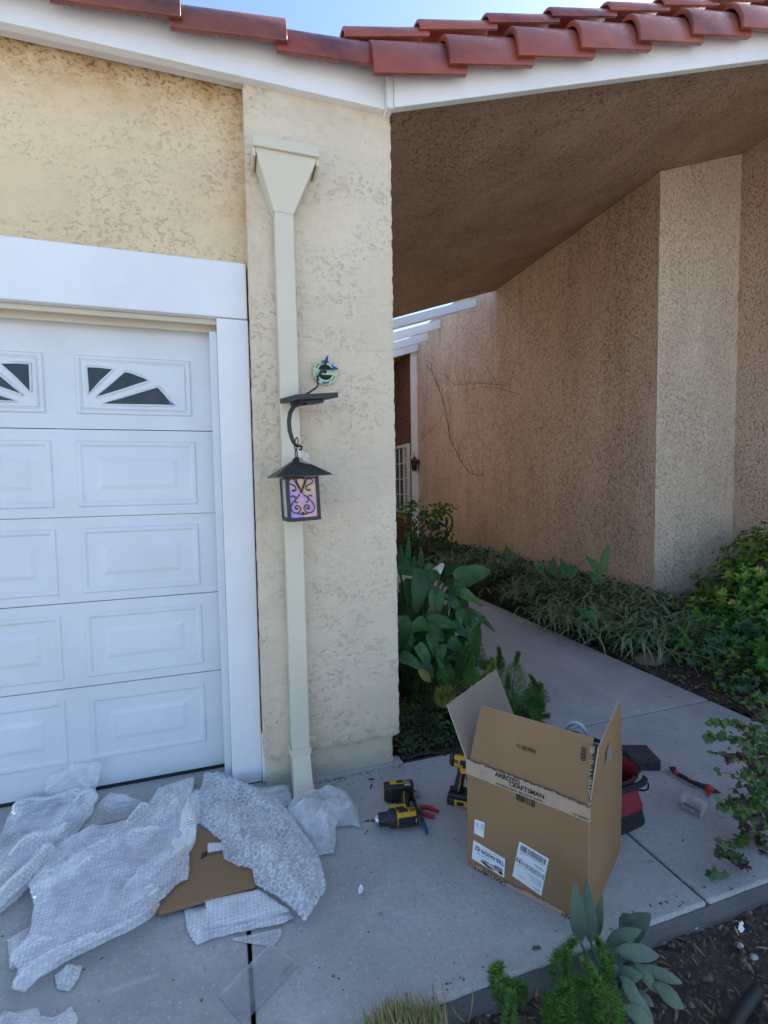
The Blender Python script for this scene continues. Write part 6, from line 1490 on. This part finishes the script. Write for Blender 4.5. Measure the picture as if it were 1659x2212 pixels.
# foreground foxtails and dry tufts
def fox(defs, lab, n):
    mb = MB()
    for a, b, r, Y in defs: pix_plume(mb, D8(*a), D8(*b), r*1.2, Y, n, -.02)
    plant('foxtail_fern', mb, [M['l_fern'], M['l_fern3'], M['twig']], lab, 'fern', 'foxtail ferns in the front bed')
fox([((950, 720), (930, 390), 55, .98), ((1010, 720), (1010, 380), 50, .98), ((890, 720), (890, 420), 40, .97), ((970, 760), (960, 470), 60, .93), ((1040, 700), (1060, 440), 40, 1.0), ((900, 760), (905, 560), 50, .92), ((1010, 760), (1000, 560), 60, .9)], 'large foxtail fern clump in the front bed beside the lambs ear', 900)
fox([((690, 690), (650, 490), 35, 1.0), ((670, 640), (640, 540), 28, 1.0), ((700, 704), (690, 590), 38, .97)], 'small foxtail fern sprig at the edge of the pavement', 700)
mb = MB()
for i in range(420):
    p = G(*D8(rnd.gauss(255, 80), 704+rnd.uniform(-20, 90)), -.03); p.y = min(p.y, 1.10); a_ = rnd.gauss(0, .7); mb.leaf(p, (math.sin(a_)*.7, rnd.uniform(-.5, .4), 1), (0, -1, .2), rnd.uniform(.05, .11), .0035, rnd.choice((0, 0, 0, 1)), rnd.uniform(.2, 1.2), .1, STRAP, 4)
plant('dry_grass', mb, [M['straw'], M['l_fern']], 'tuft of dry straw coloured grass at the bottom edge of the pavement', 'grass tuft')
# litter of straw, bark and stones on the front bed
mb = MB()
for i in range(2200):
    x = rnd.uniform(.38, 2.6); y = rnd.uniform(.55, 1.12); a_ = rnd.random()*6.283; l = rnd.uniform(.01, .05); z = -.078+rnd.uniform(0, .02); d = Vector((math.cos(a_), math.sin(a_), rnd.uniform(-.1, .25)))
    if rnd.random() < .6: mb.leaf((x, y, z), d, (0, 0, 1), l, rnd.uniform(.002, .008), rnd.choice((0, 1, 1, 2)), rnd.uniform(-.4, .8), .1, OVAL, 3)
    else:
        s_ = rnd.uniform(.003, .009); c = Vector((x, y, z)); mb.hexa([c+Vector(q)*s_+rv(s_*.3) for q in ((-1, -.7, -.5), (1, -.7, -.5), (1, .7, -.5), (-1, .7, -.5), (-.7, -.5, .5), (.7, -.5, .5), (.7, .5, .5), (-.7, .5, .5))], rnd.choice((2, 2, 3)))
stuff('leaf_litter', mb, [M['straw'], M['twig'], M['bark_chip'], M['rock']], 'dead leaves straw and chips scattered over the front bed soil', 'leaf litter')
mb = MB()
for i in range(2600):
    x, y = (rnd.uniform(2.86, 3.6), rnd.uniform(1.2, 3.1)) if rnd.random() < .6 else (rnd.uniform(.8, 1.7), rnd.uniform(2.26, 3.0)); a_ = rnd.random()*6.283; l = rnd.uniform(.012, .05); z = .005+rnd.uniform(0, .02)+max(0, (x-2.95)*.12)
    mb.leaf((x, y, z), (math.cos(a_), math.sin(a_), rnd.uniform(-.1, .3)), (0, 0, 1), l, l*rnd.uniform(.15, .5), rnd.randrange(3), rnd.uniform(-.4, .8), .15, OVAL, 3)
stuff('leaf_litter', mb, [M['bark_chip'], M['twig'], M['straw']], 'dead leaves scattered on the soil beside the walkway', 'leaf litter')
def stone(name, c, r, lab, cat, m_, seed, group=None):
    mb = MB(); n = 14; V = []
    for j in range(n+1):
        for i in range(2*n):
            th = math.pi*j/n; ph = math.pi*i/n; d = Vector((math.sin(th)*math.cos(ph), math.sin(th)*math.sin(ph), math.cos(th))); k = 1+.22*nz(d.x*1.7+seed, d.y*1.7, d.z*1.7)+.06*nz(d.x*5, d.y*5+seed, d.z*5); V.append(Vector(c)+Vector((d.x*r[0], d.y*r[1], d.z*r[2]))*k)
    mb.idx(V, [(j*2*n+i, j*2*n+(i+1) % (2*n), (j+1)*2*n+(i+1) % (2*n), (j+1)*2*n+i) for j in range(n) for i in range(2*n)], 0, True)
    tag(mb.build(name, m_, weld=True), lab, cat, group)
p = G(1400, 1432); stone('rock', (p.x+.06, p.y, .02), (.155, .10, .055), 'flat brown rock at the edge of the walkway', 'rock', M['rock'], 2)
for k, (x, y, r, lab) in enumerate(((520, 1700, .012, 'pale pebble under the white flowers in the front bed'), (612, 1775, .013, 'largest pale pebble at the right of the front bed'), (320, 1915, .011, 'pinkish pebble in the middle of the front bed soil'), (232, 1582, .008, 'small pale pebble just below the pavement edge'))):
    p = G(*D7(x, y), -.07); stone('pebble', p, (r, r*.8, r*.6), lab, 'pebble', M['silver'] if k != 2 else M['rock'], k+3, 'pebbles in the front bed')
hs = MB(); hs.tube(smooth([G(*D7(*q), z) for q, z in (((640, 1985), -.05), ((560, 2090), -.055), ((500, 2180), -.055), ((440, 2300), -.06))]), .016, 10)
tag(hs.build('hose', M['rubber']), 'black rubber hose lying in the bottom right corner of the bed', 'hose')
# distant bush under the window
db = thing('bush', 'loose leafy bush with bent bare branches below the far window', 'bush', (3.2, 7.6, 0))
mb = MB()
D5p = lambda x, y, Y: W(*D5(x, y), Y)
for x, y, r in ((120, 1120, .16), (155, 1085, .10), (215, 1140, .15), (265, 1125, .17), (310, 1115, .12), (180, 1190, .2), (240, 1200, .2), (290, 1220, .18), (150, 1230, .2), (220, 1260, .25), (310, 1260, .2)):
    c = D5p(x, y, 7.4)
    for i in range(44):
        p = c+Vector((rnd.gauss(0, r*.5), rnd.gauss(0, r*.5), rnd.gauss(0, r*.42))); l = rnd.uniform(.06, .10); mb.leaf(p, rv(1)+Vector((0, 0, .2)), rv(1)+Vector((0, -.6, .6)), l, l*.5, rnd.choice((0, 0, 2, 1) if y < 1150 else (0, 2, 2)), .3, .15, OVAL, 3)
plant('foliage', mb, SM[:3], '', '', parent=db)
mb = MB(); r0 = D5p(240, 1330, 7.4); r0.z = 0
for pth in (((300, 1290), (335, 1215), (350, 1170), (330, 1135), (300, 1125)), ((230, 1290), (250, 1200), (270, 1150)), ((180, 1280), (160, 1190), (130, 1130)), ((330, 1215), (300, 1185), (275, 1170))):
    mb.tube(smooth([r0]+[D5p(*q, 7.4) for q in pth]), .016, 6)
plant('branches', mb, [M['twig']], '', '', parent=db)

# grit, crumbs and bits of leaf lying on the concrete and along its joints
mb = MB()
def crumb(x, y, z, r, mi): 
    c = Vector((x, y, z+r*.3)); mb.hexa([c+Vector(q)*r+rv(r*.35) for q in ((-1, -.7, -.4), (1, -.7, -.4), (1, .7, -.4), (-1, .7, -.4), (-.7, -.5, .4), (.7, -.5, .4), (.7, .5, .4), (-.7, .5, .4))], mi)
for i in range(520):
    k = rnd.random()
    if k < .30: x, y = rnd.uniform(.15, .79), 2.222-abs(rnd.gauss(0, .035))          # foot of the column
    elif k < .45: x, y = rnd.uniform(.8, 1.7), 2.215-abs(rnd.gauss(0, .03))            # along the bed
    elif k < .60: x, y = 2.83-abs(rnd.gauss(0, .04)), rnd.uniform(1.2, 4.5)
    elif k < .72: x, y = rnd.uniform(.4, 2.6), 1.145+abs(rnd.gauss(0, .03))
    elif k < .80: x, y = rnd.uniform(-.9, .0), 2.2-abs(rnd.gauss(0, .02))
    else: x, y = rnd.uniform(-.9, 2.7), rnd.uniform(1.2, 2.15)
    if y > 2.2 and x < .78: y = 2.2
    if rnd.random() < .7: crumb(x, y, .0005, rnd.uniform(.0012, .0035), rnd.choice((0, 0, 1, 2)))
    else: l = rnd.uniform(.006, .018); a_ = rnd.random()*6.283; mb.leaf((x, y, .002), (math.cos(a_), math.sin(a_), .05), (0, 0, 1), l, l*.4, rnd.choice((0, 2)), .5, .2, OVAL, 3)
stuff('grit', mb, [M['twig'], M['rock'], M['bark_chip']], 'scattered grit and leaf crumbs on the concrete and along its edges', 'grit')
